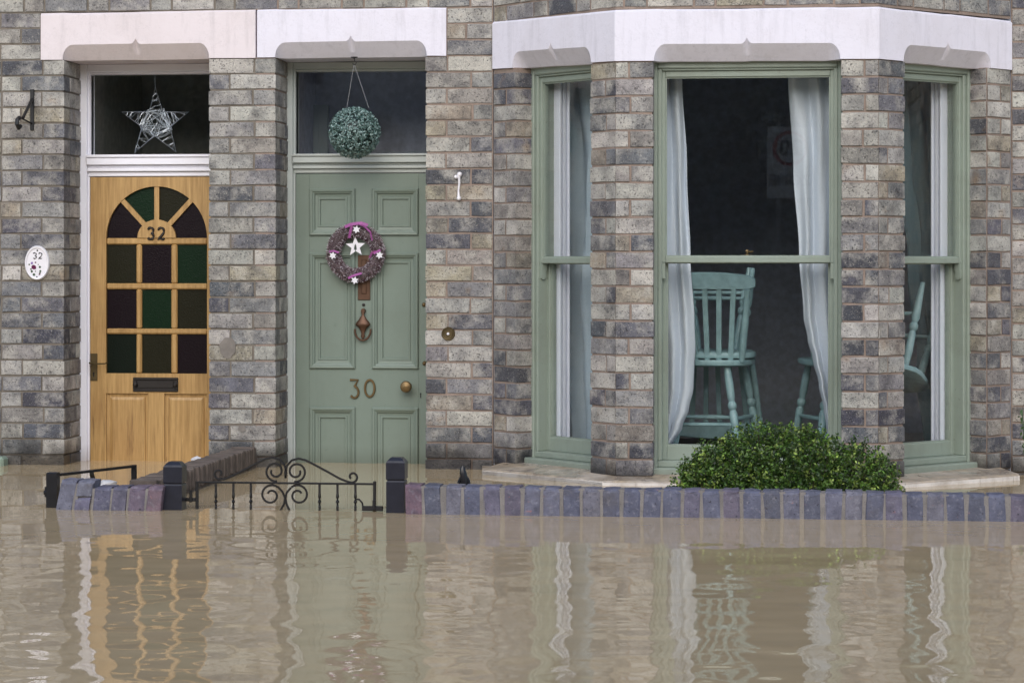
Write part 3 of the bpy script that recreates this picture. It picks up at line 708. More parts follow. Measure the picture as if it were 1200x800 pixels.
MB().prism([(cxm + hub * math.cos(R(q)), zR + .001 + hub * .93 * math.sin(R(q))) for q in range(0, 181, 10)], YD + .002, YD + .036).build('fanlight_hub', M['wood'], door32)
for ang in (47, 90, 133):
    ca, sa = math.cos(R(ang)), math.sin(R(ang)); hw = .013
    MB().prism([(cxm + ca * r - sa * s * hw, zR + sa * r + ca * s * hw) for r, s in ((hub * .9, -1), (rad + .004, -1), (rad + .004, 1), (hub * .9, 1))], YD + .005, YD + .034).build('glazing_bar', M['wood'], door32)
cm = [['solive', 'splum', 'sgreen'], ['splum', 'sgreen', 'solive'], ['sdark', 'solive', 'splum']]
for r_ in range(3):
    for c_ in range(3):
        MB().box(ux[c_ * 2] - .002, ux[c_ * 2 + 1] + .002, YD + .020, YD + .025, vz[r_ * 2 + 1] - .002, vz[r_ * 2] + .002).build('pane', M[cm[r_][c_]], door32)
for (a_, b_), mm in zip(((133, 180), (90, 133), (47, 90), (0, 47)), ('splum', 'sgreen', 'solive', 'splum')):
    pts = [(cxm + (rad + .003) * math.cos(R(q)), zR + (rad + .003) * math.sin(R(q))) for q in [a_ + (b_ - a_) * i / 8 for i in range(9)]] + [(cxm + hub * .85 * math.cos(R(q)), zR + hub * .85 * math.sin(R(q))) for q in (b_, (a_ + b_) / 2, a_)]
    MB().prism(pts, YD + .020, YD + .025).build('pane', M[mm], door32)
b = MB()
for ch, u in (('r3', 176.5), ('2', 188.7)):
    for t in num(ch, *px(u, 280.5, YD), .062, .040):
        b.tube([(p[0], YD - .001, p[1]) for p in t], .006, 6, rr=[.0042 + .0032 * abs(math.sin(i * .55)) for i in range(len(t))])
b.build('number_32', M['darkmetal'], door32, smooth=True)
x0, zt = px(156, 442, YD); x1, zb = px(209, 459, YD); b = MB()
w_ = .014
b.box(x0, x1, YD - .008, YD, zt - w_, zt, None, .003); b.box(x0, x1, YD - .008, YD, zb, zb + w_, None, .003); b.box(x0, x0 + w_ * 1.5, YD - .0075, YD, zb + w_, zt - w_, None, .002); b.box(x1 - w_ * 1.5, x1, YD - .0075, YD, zb + w_, zt - w_, None, .002)
b.box(x0 + w_ * 1.5, x1 - w_ * 1.5, YD - .002, YD, zb + w_, zt - w_); b.box(x0 + w_ * 1.9, x1 - w_ * 1.9, YD - .0065, YD - .002, zb + w_ * 1.5, zt - w_ * 1.2, None, .002)
for x in (x0 + .014, x1 - .014): b.lathe([(.011, 0), (.011, .014), (.005, .018)], (x, YD - .006, (zt + zb) / 2), 'y', 12)
b.build('letter_plate', M['darkmetal'], door32)
x0, zt = px(106, 414, YD); x1, zb = px(114.3, 446, YD); b = MB().box(x0, x1, YD - .005, YD, zb, zt, None, .002)
b.build('lock_plate', M['dull'], door32)
b = MB().lathe([(.005, 0), (.005, .002)], ((x0 + x1) / 2, YD - .005, zb + .042), 'y', 10); b.box((x0 + x1) / 2 - .0025, (x0 + x1) / 2 + .0025, YD - .007, YD - .005, zb + .022, zb + .04); b.build('keyhole', M['ink'], door32)
x_, z_ = px(107.5, 425, YD); b = MB().tube([(x_, YD, z_), (x_, YD - .035, z_), (x_ + .03, YD - .045, z_ - .004), (x_ + .085, YD - .045, z_ - .002), (x_ + .1, YD - .045, z_ + .004)], .0045, 8, rr=[.007, .006, .0045, .004, .005]); b.build('door_handle', M['dull'], door32, smooth=True)

# ------------------------------------------------------------------ things fixed to or hung on the walls
# black hanging-basket bracket
b0 = empty('hanging_bracket', (X(38), 0, px(38, 153)[1])); x_ = X(38); zt, zb = px(38, 105)[1], px(38, 153)[1]
tag(b0, 'black iron hanging-basket bracket screwed to the brick beside house 32', 'bracket')
b = MB().box(x_ - .010, x_ + .010, -.010, .003, zb, zt, None, .002); b.build('back_plate', M['iron'], b0)
e = (X(23, -.25), -.25, px(23, 138, -.25)[1])
b = MB().tube([(x_, -.004, zb + .035), (x_ - .02, -.06, e[2] - .002), e], .005, 6); b.build('arm', M['iron'], b0)
b = MB().tube([(x_, -.004, zt - .05), (e[0] + .008, e[1] + .03, e[2])], .0085, 6); b.build('brace', M['iron'], b0)
b = MB().tube([(e[0], e[1], e[2]), (e[0] - .006, e[1] - .02, e[2] - .012), (e[0] - .004, e[1] - .03, e[2] - .035), (e[0], e[1] - .012, e[2] - .055), (e[0] + .003, e[1] + .006, e[2] - .042)], .011, 8); b.build('hook', M['iron'], b0)
# oval number plaque
xo, zo = px(44, 308); b0 = empty('house_number_plaque', (xo, -.003, zo - .085)); tag(b0, 'white oval ceramic plaque with 32 and painted flowers on the brick wall', 'plaque')
b = MB(); el = lambda k, d: [(xo + .066 * k * math.cos(R(q)), -d, zo + .090 * k * math.sin(R(q))) for q in range(0, 360, 10)]
vs = []; fs = []
for k, d in ((1, -.006), (1, .010), (.95, .016), (.87, .015), (.82, .010), (.4, .010)): vs += el(k, d)
for i in range(5):
    for j_ in range(36): fs.append((i * 36 + j_, i * 36 + (j_ + 1) % 36, (i + 1) * 36 + (j_ + 1) % 36, (i + 1) * 36 + j_))
fs += [tuple(range(36))[::-1], tuple(180 + j_ for j_ in range(36))]
b.add(vs, fs).build('plate', M['ceramic'], b0, smooth=True)
b = MB()
for ch, u in (('r3', 41.4), ('2', 48.0)):
    for t in num(ch, *px(u, 303, 0), .030, .022): b.tube([(p[0], -.0105, p[1]) for p in t], .002, 5, rr=[.0011 + .0022 * abs(math.sin(i * .5)) for i in range(len(t))])
b.build('number_32', M['ink'], b0)
def blob(b, x, z, r, n=9, y=-.0112):
    b.prism([(x + r * random.uniform(.75, 1.1) * math.cos(2 * math.pi * i / n), z + r * random.uniform(.75, 1.1) * math.sin(2 * math.pi * i / n)) for i in range(n)], y, -.0095)
for u, v, q in ((40.5, 313.2, .0145), (42.3, 307.6, .0045), (47, 321.3, .005)): b = MB(); blob(b, *px(u, v), q); b.build('painted_rose', M['plum'], b0)
b = MB(); blob(b, *px(38, 308.2), .007); b.build('painted_bud', M['lilac'], b0)
for u, v, r in ((35, 310, .005), (47.3, 313, .007), (38, 318, .007), (48, 317.5, .006), (40.5, 321.5, .008), (37, 315.4, .005), (45.5, 310, .003), (47.5, 319.5, .005)): b = MB(); blob(b, *px(u, v), r); b.build('painted_leaf', M['leafg'], b0)
for u, v in ((44.5, 293.5), (44, 324.6), (42.3, 317.8)): b = MB(); blob(b, *px(u, v), .0048 if v != 317.8 else .003, y=-.0118); b.build('screw' if v != 317.8 else 'painted_dot', M['ink'], b0)
# white cleat, bell push, patch
b0 = empty('wall_hook', (X(538), 0, px(538, 236)[1])); tag(b0, 'small white plastic hook with two knobs on brick beside the green door', 'hook')
xt, zt = px(538.5, 205); xb, zb = px(538.2, 232.5); b = MB(); b.tube([(xt, -.02, zt), (xt + .001, -.016, (zt + zb) / 2 + .02), (xb - .002, -.014, (zt + zb) / 2 - .02), (xb, -.02, zb)], .006, 8, rr=[.007, .006, .005, .008]); b.build('shank', M['ceramic'], b0, smooth=True)
for (u, v, r) in ((539, 204.5, .013), (535, 207.5, .011), (538.2, 232.5, .012)):
    x_, z_ = px(u, v); MB().lathe([(r * .8, -.004), (r, .008), (r * .95, .02), (r * .6, .027), (r * .1, .029)], (x_, 0, z_), 'y', 14).build('knob', M['ceramic'], b0, smooth=True)
x_, z_ = px(525.5, 391); b0 = empty('doorbell', (x_, 0, z_ - .035)); tag(b0, 'round brass doorbell with white push beside the green door', 'doorbell')
MB().lathe([(.035, -.004), (.035, .006), (.031, .010), (.026, .008), (.022, .011), (.015, .009), (.012, .010)], (x_, 0, z_), 'y', 28).build('rose', M['dull'], b0, smooth=True)
MB().lathe([(.007, .009), (.007, .013), (.004, .016), (.001, .0165)], (x_, 0, z_), 'y', 12).build('push', M['ceramic'], b0, smooth=True)
x_, z_ = px(267, 407); b = MB(); b.prism([(x_ + .045 * random.uniform(.88, 1.08) * math.cos(R(q)), z_ + .055 * random.uniform(.88, 1.08) * math.sin(R(q))) for q in range(0, 360, 18)], -.004, .008); o = b.build('filler_patch', M['patch'], h32); o['label'] = 'round mortar patch in the brick between the doors'
b = MB(); x_, z_ = px(284, 502); b.prism([(x_ + .02 * random.uniform(.8, 1.1) * math.cos(R(q)), z_ + .02 * random.uniform(.8, 1.1) * math.sin(R(q))) for q in range(0, 360, 30)], -.003, .008); b.build('filler_patch', M['patch'], h32)

# silver wire star behind the transom glass of 32
YS = YG + .045
def spx(u, v): q = px(u, v, YS); return (q[0], YS + random.uniform(-.008, .008), q[1])
tips = [(182, 103), (220.5, 132), (206.5, 178), (157.5, 179), (142.5, 131.5)]; ins = [(190.5, 131), (199, 148.5), (181, 159), (167, 149), (175, 131)]
ring = [q for ab in zip(tips, ins) for q in ab]
b0 = empty('wire_star', (*[spx(182, 180)[i] for i in (0, 1, 2)],)); ORG[b0] = Vector(b0.location); tag(b0, 'silver wire star hanging in the dark window above the timber door', 'star decoration')
b = MB(); b.tube([spx(*q) for q in ring], .0042, 5, closed=True); b.build('outline', M['silver'], b0)
b = MB()
def inside(t, cc=(182, 147)):
    k = random.randrange(10); a_, c_ = ring[k], ring[(k + 1) % 10]; w1 = random.random()
    return (a_[0] + (c_[0] - a_[0]) * w1, a_[1] + (c_[1] - a_[1]) * w1), k
for i in range(120):
    (p1, k1) = inside(0); 
    if i % 2:   # across one arm
        k = random.randrange(5) * 2; t = ring[k]; a_, c_ = ring[(k - 1) % 10], ring[(k + 1) % 10]; w1, w2 = random.random() ** 1.0, random.random()
        p1 = (t[0] + (a_[0] - t[0]) * w1, t[1] + (a_[1] - t[1]) * w1); p2 = (t[0] + (c_[0] - t[0]) * min(1, w1 + random.uniform(-.25, .25)) if w1 > .1 else t[0] + (c_[0] - t[0]) * w1, 0); ww = max(0, min(1, w1 + random.uniform(-.25, .25))); p2 = (t[0] + (c_[0] - t[0]) * ww, t[1] + (c_[1] - t[1]) * ww)
    else:
        a_, c_ = random.sample(ins, 2); p1 = (a_[0] + random.uniform(-4, 4), a_[1] + random.uniform(-4, 4)); p2 = (c_[0] + random.uniform(-4, 4), c_[1] + random.uniform(-4, 4))
    m_ = ((p1[0] + p2[0]) / 2 + random.uniform(-1.5, 1.5), (p1[1] + p2[1]) / 2 + random.uniform(-1.5, 1.5))
    b.tube([spx(*p1), spx(*m_), spx(*p2)], .0012, 4)
b.build('wire_mesh', M['silver'], b0)
b = MB().tube([spx(182, 103), (spx(181.5, 86)[0], YS, zh + .01)], .0012, 4); b.build('thread', M['silver'], b0)

# topiary ball on chains under the lintel of 30
YB = .02; xb_, zb_c = px(415.3, 155.5, YB); rb = .132
b0 = empty('topiary_ball', (xb_, YB, zb_c - rb)); tag(b0, 'artificial blue-green leaf ball hanging on chains above the green door', 'topiary ball')
b = MB(); b.t = []
bm = bmesh.new(); bmesh.ops.create_icosphere(bm, subdivisions=3, radius=rb * .86); co = [tuple(Vector((xb_, YB, zb_c)) + q.co) for q in bm.verts]; fa = [tuple(q.index for q in f.verts) for f in bm.faces]; bm.free()
b.add(co, fa); b.t = [lin((28, 48, 46))] * len(co)
def leafquad(b, c, n, ln, wd, col, cup=.25):
    n = n.normalized(); t = n.orthogonal().normalized(); t = Matrix.Rotation(random.uniform(0, 6.283), 3, n) @ t; s_ = n.cross(t)
    b.add([c - t * ln, c + s_ * wd + n * cup * wd, c + t * ln, c - s_ * wd + n * cup * wd], [(0, 1, 2), (0, 2, 3)]); b.t += [col] * 4
for i in range(4000):
    n = Vector((random.gauss(0, 1), random.gauss(0, 1), random.gauss(0, 1))).normalized(); c = Vector((xb_, YB, zb_c)) + n * rb * random.uniform(.90, 1.02)
    g = random.random(); col = lin(tuple(q0 + (q1 - q0) * g for q0, q1 in zip((66, 100, 94), (172, 196, 194))))
    leafquad(b, c, n + Vector((random.gauss(0, .55), random.gauss(0, .55), random.gauss(0, .55))), random.uniform(.006, .009), random.uniform(.0035, .005), col)
b.build('foliage', M['ball'], b0, recalc=False)
hk = (px(415, 70, YB)[0], YB, ZL + .001)
b = MB().lathe([(.018, 0), (.018, -.004), (.006, -.007)], hk, 'z', 14); b.tube([(hk[0], YB, ZL), (hk[0] + .004, YB, ZL - .02), (hk[0] + .012, YB, ZL - .03), (hk[0] + .004, YB, ZL - .042), (hk[0] - .008, YB, ZL - .032)], .003, 6); b.build('hook', M['iron'], b0)
for u in (406.5, 432):
    e = Vector((px(u, 126, YB)[0], YB, px(u, 126, YB)[1])); s_ = Vector((hk[0], YB, ZL - .035)); b = MB(); n = 26
    for i in range(n):
        p, q = s_.lerp(e, i / n), s_.lerp(e, (i + 1.25) / n); b.tube([p, q], .0017 if i % 2 else .0011, 4)
    b.build('chain', M['sgrey'], b0)

# wreath on the green door
YW = YD - .035; xw, zw = px(417, 296.5, YW); rw = (X(451, YW) - X(383, YW)) / 2; rt = .036; rm = rw - rt
b0 = empty('wreath', (xw, YW, zw - rw)); tag(b0, 'frosted mauve tinsel wreath with pink ribbons and white stars on the green door', 'wreath')
b = MB(); b.t = []; b.tube([(xw + rm * math.cos(R(q)), YW, zw + rm * math.sin(R(q))) for q in range(0, 360, 8)], rt * .8, 8, closed=True); b.t = [lin((110, 96, 100))] * len(b.v)
for i in range(7000):
    a_ = random.uniform(0, 6.283); q = random.uniform(0, 6.283); cdir = Vector((math.cos(a_), 0, math.sin(a_))); n = cdir * math.cos(q) + Vector((0, 1, 0)) * math.sin(q); tg = Vector((-math.sin(a_), 0, math.cos(a_)))
    c = Vector((xw, YW, zw)) + cdir * rm + n * rt * random.uniform(.6, .85); dr_ = (n + tg * random.gauss(0, .5) + Vector((random.gauss(0, .3), random.gauss(0, .3), random.gauss(0, .3)))).normalized()
    s_ = dr_.orthogonal().normalized() * .0015; g = random.random(); col = lin((108, 88, 92)) if g < .42 else (lin((158, 140, 146)) if g < .68 else (lin((224, 218, 226)) if g < .88 else lin((96, 66, 84))))
    e = c + dr_ * rt * random.uniform(.25, .5); b.add([c - s_, c + s_, e + s_ * .6, e - s_ * .6], [(0, 1, 2, 3)]); b.t += [col] * 4
b.build('tinsel_ring', M['tinsel'], b0, recalc=False)
def star_poly(u, v, ro, ri, n, y, rot=90):
    x, z = px(u, v, y); return [(x + (ro if i % 2 == 0 else ri) * math.cos(R(rot + i * 180 / n)), z + (ro if i % 2 == 0 else ri) * math.sin(R(rot + i * 180 / n))) for i in range(2 * n)]
yf = YW - rt - .006
for u, v in ((417.8, 269), (444.8, 299), (390, 299.5), (415.8, 328.5)): MB().prism(star_poly(u, v, .0215, .0115, 6, yf, 80), yf - .004, yf).build('small_star', M['ceramic'], b0)
# central star with a fir-tree cut-out
ys = YW - .01; sp_ = star_poly(416.8, 289, .054, .023, 5, ys, 92); x_, z_ = px(416.6, 289.5, ys)
tree = [(-.002, -.021), (.002, -.021), (.002, -.014), (.009, -.014), (.005, -.006), (.008, -.005), (.004, .004), (.006, .005), (0, .018), (-.006, .005), (-.004, .004), (-.008, -.005), (-.005, -.006), (-.009, -.014), (-.002, -.014)]
tree = [(x_ + p[0], z_ + p[1]) for p in tree]
b = MB(); oa = sorted(range(10), key=lambda i: 0)
# bridge outline and hole by angle sampling
K = 60; vs = []; fs = []
def hit(poly, ang):
    cx_, cz_ = x_, z_; dx, dz = math.cos(ang), math.sin(ang); best = None
    for i in range(len(poly)):
        (ax_, az_), (bx_, bz_) = poly[i], poly[(i + 1) % len(poly)]; ex, ez = bx_ - ax_, bz_ - az_; den = dx * ez - dz * ex
        if abs(den) < 1e-12: continue
        t = ((ax_ - cx_) * ez - (az_ - cz_) * ex) / den; s_ = ((ax_ - cx_) * dz - (az_ - cz_) * dx) / den
        if t > 0 and -1e-6 <= s_ <= 1 + 1e-6: best = t if best is None else max(best, t)
    return best or .001
angs = sorted({math.atan2(p[1] - z_, p[0] - x_) for p in sp_} | {math.atan2(p[1] - z_, p[0] - x_) for p in tree}); K = len(angs)
for a_ in angs:
    ro, ri = hit(sp_, a_), hit(tree, a_)
    for y_ in (ys - .004, ys): vs += [(x_ + ro * math.cos(a_), y_, z_ + ro * math.sin(a_)), (x_ + ri * math.cos(a_), y_, z_ + ri * math.sin(a_))]
for i in range(K):
    k, m_ = i * 4, ((i + 1) % K) * 4
    fs += [(k, m_, m_ + 1, k + 1), (k + 2, k + 3, m_ + 3, m_ + 2), (k, k + 2, m_ + 2, m_), (k + 1, m_ + 1, m_ + 3, k + 3)]
b.add(vs, fs).build('hanging_star', M['ceramic'], b0)
def ribbon(pts, wd, y0):
    b = MB(); vs = []; fs = []
    for i, (u, v, dy) in enumerate(pts):
        x, z = px(u, v, y0); j_ = pts[min(i + 1, len(pts) - 1)]; k = pts[max(i - 1, 0)]; tx, tz = j_[0] - k[0], -(j_[1] - k[1]); l = math.hypot(tx, tz) or 1
        for s_ in (-1, 1): vs.append((x - tz / l * wd * s_, y0 - dy + s_ * .004, z + tx / l * wd * s_))
        for s_ in (-1, 1): vs.append((x - tz / l * wd * s_, y0 - dy + s_ * .004 + .0015, z + tx / l * wd * s_))
    for i in range(len(pts) - 1): k = i * 4; fs += [(k, k + 1, k + 5, k + 4), (k + 2, k + 6, k + 7, k + 3), (k, k + 4, k + 6, k + 2), (k + 1, k + 3, k + 7, k + 5)]
    fs += [(0, 2, 3, 1), (len(vs) - 4, len(vs) - 3, len(vs) - 1, len(vs) - 2)]
    return b.add(vs, fs).build('ribbon', M['ribbon'], b0)
y0 = YW - rt - .002
ribbon([(404, 266, 0), (411, 263, .006), (417, 262, .008), (424, 261.5, .008), (431, 264, 0)], .008, y0); ribbon([(413, 263, .006), (411, 270, .004), (409, 279, .0)], .006, y0)
ribbon([(420, 262, .01), (427, 265, .006), (434, 272, 0), (436, 282, -.004)], .004, y0); ribbon([(441, 294, .004), (436, 296, .004), (433, 302, 0)], .005, y0); ribbon([(438, 297, .005), (446, 293, .006)], .006, y0)
ribbon([(386, 295, .003), (391, 294, .006), (397, 296, .0)], .005, y0); ribbon([(408, 326, .002), (414, 323, .006), (424, 320, .002)], .006, y0)
b = MB().tube([(px(417.5, 270, YW)[0], YW, px(417, 268, YW)[1]), (px(417, 278, YW)[0], ys, px(417, 278, YW)[1])], .001, 4); b.build('thread', M['ribbon'], b0)
x_, z_ = xw, zw + rm; b = MB().tube([(x_, YD + .004, z_ + .005), (x_, YW, z_ + .005)], .003, 6); b.build('nail', M['brass'], b0)

# ------------------------------------------------------------------ curtains
def curtain(name, rows, folds, amp, ybase, label, group=None, tilt=0., fr=None, ph=0., mat='cloth'):
    # rows: (v, uL, uR) or with fr: (z, s0, s1)
    NC, NR = 44, 64; vs = []; fs = []
    def row(t):
        if t <= rows[0][0]: return rows[0]
        for a_, b_ in zip(rows[:-1], rows[1:]):
            if a_[0] <= t <= b_[0]:
                k = (t - a_[0]) / (b_[0] - a_[0]); k = k * k * (3 - 2 * k); return tuple(a_[i] + (b_[i] - a_[i]) * k for i in range(3))
        return rows[-1]
    for i in range(NR + 1):
        t = rows[0][0] + (rows[-1][0] - rows[0][0]) * i / NR; _, a_, b_ = row(t)
        t0_ = t; t = t * .25 if fr else t
        for j_ in range(NC + 1):
            q = j_ / NC; g = q + .03 * math.sin(3 * q + t * .02)
            d = amp * math.sin(2 * math.pi * folds * g + ph + .5 * math.sin(t * .011 + ph)) + amp * .28 * math.sin(2 * math.pi * folds * 1.7 * g + 1.3 + t * .012) + amp * .25 * math.sin(t * .05 + q * 5)
            if fr: vs.append(fr(a_ + (b_ - a_) * q, ybase + d, 2.05 - t0_ / 1000.))
            else:
                y = ybase + d; x, z = px(a_ + (b_ - a_) * q, t, ybase); vs.append((x, y, z))
    for i in range(NR):
        for j_ in range(NC): k = i * (NC + 1) + j_; fs.append((k, k + 1, k + NC + 2, k + NC + 1))
    o = MB().add(vs, fs).build(name, M[mat], None, smooth=True, recalc=False)
    md = o.modifiers.new('thick', 'SOLIDIFY'); md.thickness = .003
    tag(o, label, 'curtain', group); return o
YC = BD + .36
curtain('curtain', [(88, 770, 799), (200, 770, 805), (300, 770, 809), (380, 771, 813.5), (408, 773, 814.5), (430, 773, 813), (455, 773, 812), (478, 772, 807), (500, 770, 799), (523, 770, 786)], 2.3, .026, YC, 'pale blue curtain bunched at the wide window, hanging beside the teal chair back')
curtain('curtain', [(88, 924, 986), (200, 930, 986), (300, 936.5, 986), (370, 942, 986), (398, 947, 986), (420, 953, 986), (450, 960, 987), (480, 966, 988), (500, 969, 988), (523, 972, 988)], 2.6, .026, YC, 'pale blue curtain swept aside at the wide window, tapering away from the chair legs', ph=2.)
curtain('curtain', [(0, -.44, .34), (600, -.43, .34), (1200, -.44, .34), (1700, -.45, .34), (1960, -.46, .34)], 5.5, .022, .42, 'curtain with shade in its colour, filling the narrow bay window next to the green door', fr=frL, ph=1., mat='cloth2')
curtain('curtain', [(0, .50, 1.1), (500, .54, 1.1), (1000, .60, 1.1), (1500, .70, 1.1), (1960, .74, 1.1)], 5, .022, .52, 'curtain with deeper shade in its colour, in the narrow bay window away from the doors', fr=frR, ph=.4, mat='cloth3')

# ------------------------------------------------------------------ kitchen chairs
def make_chair():
    r = empty('kitchen_chair', (0, 0, 0)); ORG[r] = Vector((0, 0, 0)); ch = M['chair']
    # origin on the floor; faces +y; back at -y
    sh = .45; N = 26; pts = []
    for i in range(N):
        a_ = 2 * math.pi * i / N; c, s_ = math.cos(a_), math.sin(a_); k = (abs(c) ** 3.2 + abs(s_) ** 3.2) ** (-1 / 3.2); pts.append((.195 * c * k * (1 + .05 * s_ * k), .19 * s_ * k))
    b = MB(); vs = []; fs = []
    for k, z in ((.90, sh - .036), (.98, sh - .028), (1, sh - .014), (.985, sh - .003), (.94, sh), (.6, sh - .008)): vs += [(p[0] * k, p[1] * k, z) for p in pts]
    for i in range(5):
        for j_ in range(N): fs.append((i * N + j_, i * N + (j_ + 1) % N, (i + 1) * N + (j_ + 1) % N, (i + 1) * N + j_))
    fs += [tuple(range(N))[::-1], tuple(5 * N + j_ for j_ in range(N))]; b.add(vs, fs).build('seat', ch, r, True)
    tops = [(-.085, -.13), (.085, -.13), (-.135, .12), (.135, .12)]; feet = [(-.145, -.20), (.145, -.20), (-.195, .185), (.195, .185)]
    prof = [(0, .011), (.12, .014), (.30, .018), (.42, .020), (.47, .013), (.50, .021), (.54, .021), (.57, .013), (.62, .018), (.80, .019), (1, .014)]
    for (tx, ty), (fx, fy) in zip(tops, feet):
        P = [Vector((fx, fy, 0)).lerp(Vector((tx, ty, sh - .025)), q) for q, _ in prof]; MB().tube(P, .01, 10, rr=[q[1] for q in prof]).build('leg', ch, r, True)
    def mid(i, q): return Vector((*feet[i], 0)).lerp(Vector((*tops[i], sh - .025)), q)
    for a_, c_ in ((0, 2), (1, 3)):
        p, q = mid(a_, .36), mid(c_, .36); MB().tube([p.lerp(q, t) for t in (0, .25, .5, .75, 1)], .01, 8, rr=[.008, .010, .0125, .010, .008]).build('stretcher', ch, r, True)
    p, q = (mid(0, .36) + mid(2, .36)) / 2, (mid(1, .36) + mid(3, .36)) / 2; MB().tube([p.lerp(q, t) for t in (0, .25, .5, .75, 1)], .01, 8, rr=[.008, .010, .0125, .010, .008]).build('stretcher', ch, r, True)
    p, q = mid(0, .30), mid(1, .30); MB().tube([p, q], .010, 8).build('stretcher', ch, r, True)
    hb = .86
    def bk(x, t): return Vector((x * (1 + .24 * t), -.155 - .10 * t - .03 * math.cos(x * 6) + .03, sh - .01 + (hb - .05 - sh) * t))
    for x in (-.155, .155):
        MB().tube([bk(x, t) for t in (0, .15, .35, .6, .8, .86, .9, .93, 1)], .01, 10, rr=[.013, .015, .016, .015, .013, .016, .011, .015, .012]).build('back_post', ch, r, True)
    for x in (-.104, -.052, 0, .052, .104):
        b = MB(); vs = []; fs = []
        for t in (0, .5, 1.04):
            c = bk(x, t); vs += [(c.x - .0115, c.y - .006, c.z), (c.x + .0115, c.y - .006, c.z), (c.x + .0115, c.y + .006, c.z), (c.x - .0115, c.y + .006, c.z)]
        for i in range(2):
            for k in range(4): fs.append((i * 4 + k, i * 4 + (k + 1) % 4, i * 4 + 4 + (k + 1) % 4, i * 4 + 4 + k))
        fs += [(3, 2, 1, 0), (8, 9, 10, 11)]; b.add(vs, fs).build('slat', ch, r)
    vs = []; fs = []; n = 14
    for i in range(n + 1):
        x = -.225 + .45 * i / n; y = -.255 + .05 * (x / .2) ** 2 * .5; e = abs(x) / .225; zt = hb + .026 - .022 * e ** 2 - (.012 if e > .98 else 0); zb = hb - .062 + .0 * e + (.012 if e > .98 else 0)
        vs += [(x, y - .012, zb + .004), (x, y - .014, zt - .006), (x, y, zt), (x, y + .012, zt - .006), (x, y + .012, zb)]
    for i in range(n):
        for k in range(5): fs.append((i * 5 + k, i * 5 + (k + 1) % 5, i * 5 + 5 + (k + 1) % 5, i * 5 + 5 + k))
    fs += [(4, 3, 2, 1, 0), tuple(n * 5 + k for k in range(5))]; MB().add(vs, fs).build('crest_rail', ch, r, True)
    return r
ZTAB = .125
CG = 'painted chairs stacked on the table in the bay'
ch1 = make_chair(); y1 = -.02
x1_ = X(834, y1); ch1.location = (x1_, y1, ZTAB); ch1.rotation_euler = (0, 0, R(-5)); ch1.scale = (1.1, 1.08, 1.0); tag(ch1, 'teal painted chair standing upright on the table, its slatted back to the window', 'chair', CG)
def put(loc, rot, label):
    c = copy_tree(ch1); c.location = loc; c.rotation_euler = rot; tag(c, label, 'chair', CG); return c
put((x1_ + .01, y1 + .02, ZTAB + .905), (R(180), 0, R(-4)), 'teal chair turned upside down on the upright chair seat behind the wide window')
x2 = X(985, .05); c3 = put((x2 + .01, .05, ZTAB), (0, 0, R(10)), 'teal chair with splayed legs showing beside the tapering curtain')
put((X(1046, .20), .20, ZTAB + .76), (R(180), R(20), R(75)), 'teal chair upended at a slant behind the narrow window away from the doors')
tb = empty('table', (X(915, .1), .15, -.45)); tag(tb, 'dark table inside the bay carrying the stacked chairs', 'table')
MB().box(X(770, .1), X(1040, .1), -.28, .62, ZTAB - .035, ZTAB - .001, None, .006).build('tabletop', M['table'], tb)
for x in (X(790, .1), X(1020, .1)):
    for y in (-.2, .52): MB().box(x - .03, x + .03, y - .03, y + .03, -.45, ZTAB - .035, None, .004).build('leg', M['table'], tb)

# ------------------------------------------------------------------ front garden walls
YF0, YF1 = -2.24, -2.125
def cope_brick(x0, x1, y0, y1, ztop, rot, tint, parent, mat='blue', lean=0., zb=-.12):
    # brick on edge with a rounded nose, long way across the wall
    e = .004; prof = []                    # (y, z) outline
    rr_ = .016
    prof = [(y0, zb), (y0, ztop - rr_)] + [(y0 + rr_ * (1 - math.cos(R(q))), ztop - rr_ + rr_ * math.sin(R(q))) for q in (30, 60)] + [(y0 + rr_, ztop), (y1 - .006, ztop), (y1, ztop - .006), (y1, zb)]
    n = len(prof); vs = []; fs = []; jj = lambda k=.0026: random.uniform(-k, k)
    cy, cz = (y0 + y1) / 2, ztop / 2
    for x, sc in ((x0, .975), (x0 + e, 1), (x0 + (x1 - x0) * .5, 1), (x1 - e, 1), (x1, .975)):
        for (y, z) in prof:
            yy, zz_ = cy + (y - cy) * sc, cz + (z - cz) * sc
            vs.append((x + lean * (zz_ - 0) + jj(), yy + jj(), zz_ + jj()))
    for i in range(4):
        for k in range(n): fs.append((i * n + k, i * n + (k + 1) % n, (i + 1) * n + (k + 1) % n, (i + 1) * n + k))
    fs += [tuple(range(n))[::-1], tuple(4 * n + k for k in range(n))]
    return MB().add(vs, fs).build('brick', M[mat], parent, tint=tint)
BT = [(100, 104, 126), (110, 112, 132), (96, 100, 122), (110, 107, 128), (108, 102, 120), (118, 118, 132), (92, 96, 114)]
gw = empty('garden_wall', (X(850, -2.1), -2.13, -.6)); tag(gw, 'low garden wall with blue-purple brick-on-edge coping running in front of the bay', 'garden wall')
xs0, xs1 = X(475, YF0), X(1200, YF0) + 1.6
pitch = .0835; n = int((xs1 - xs0) / pitch)
ztf = lambda x: .122 - .0055 * (x - xs0)
MB().plan([(xs0 + .004, YF0 + .006), (xs1, YF0 + .006), (xs1, YF1 - .006), (xs0 + .004, YF1 - .006)], -.6, .088).build('mortar_bed', M['mortarw'], gw)
b = MB()
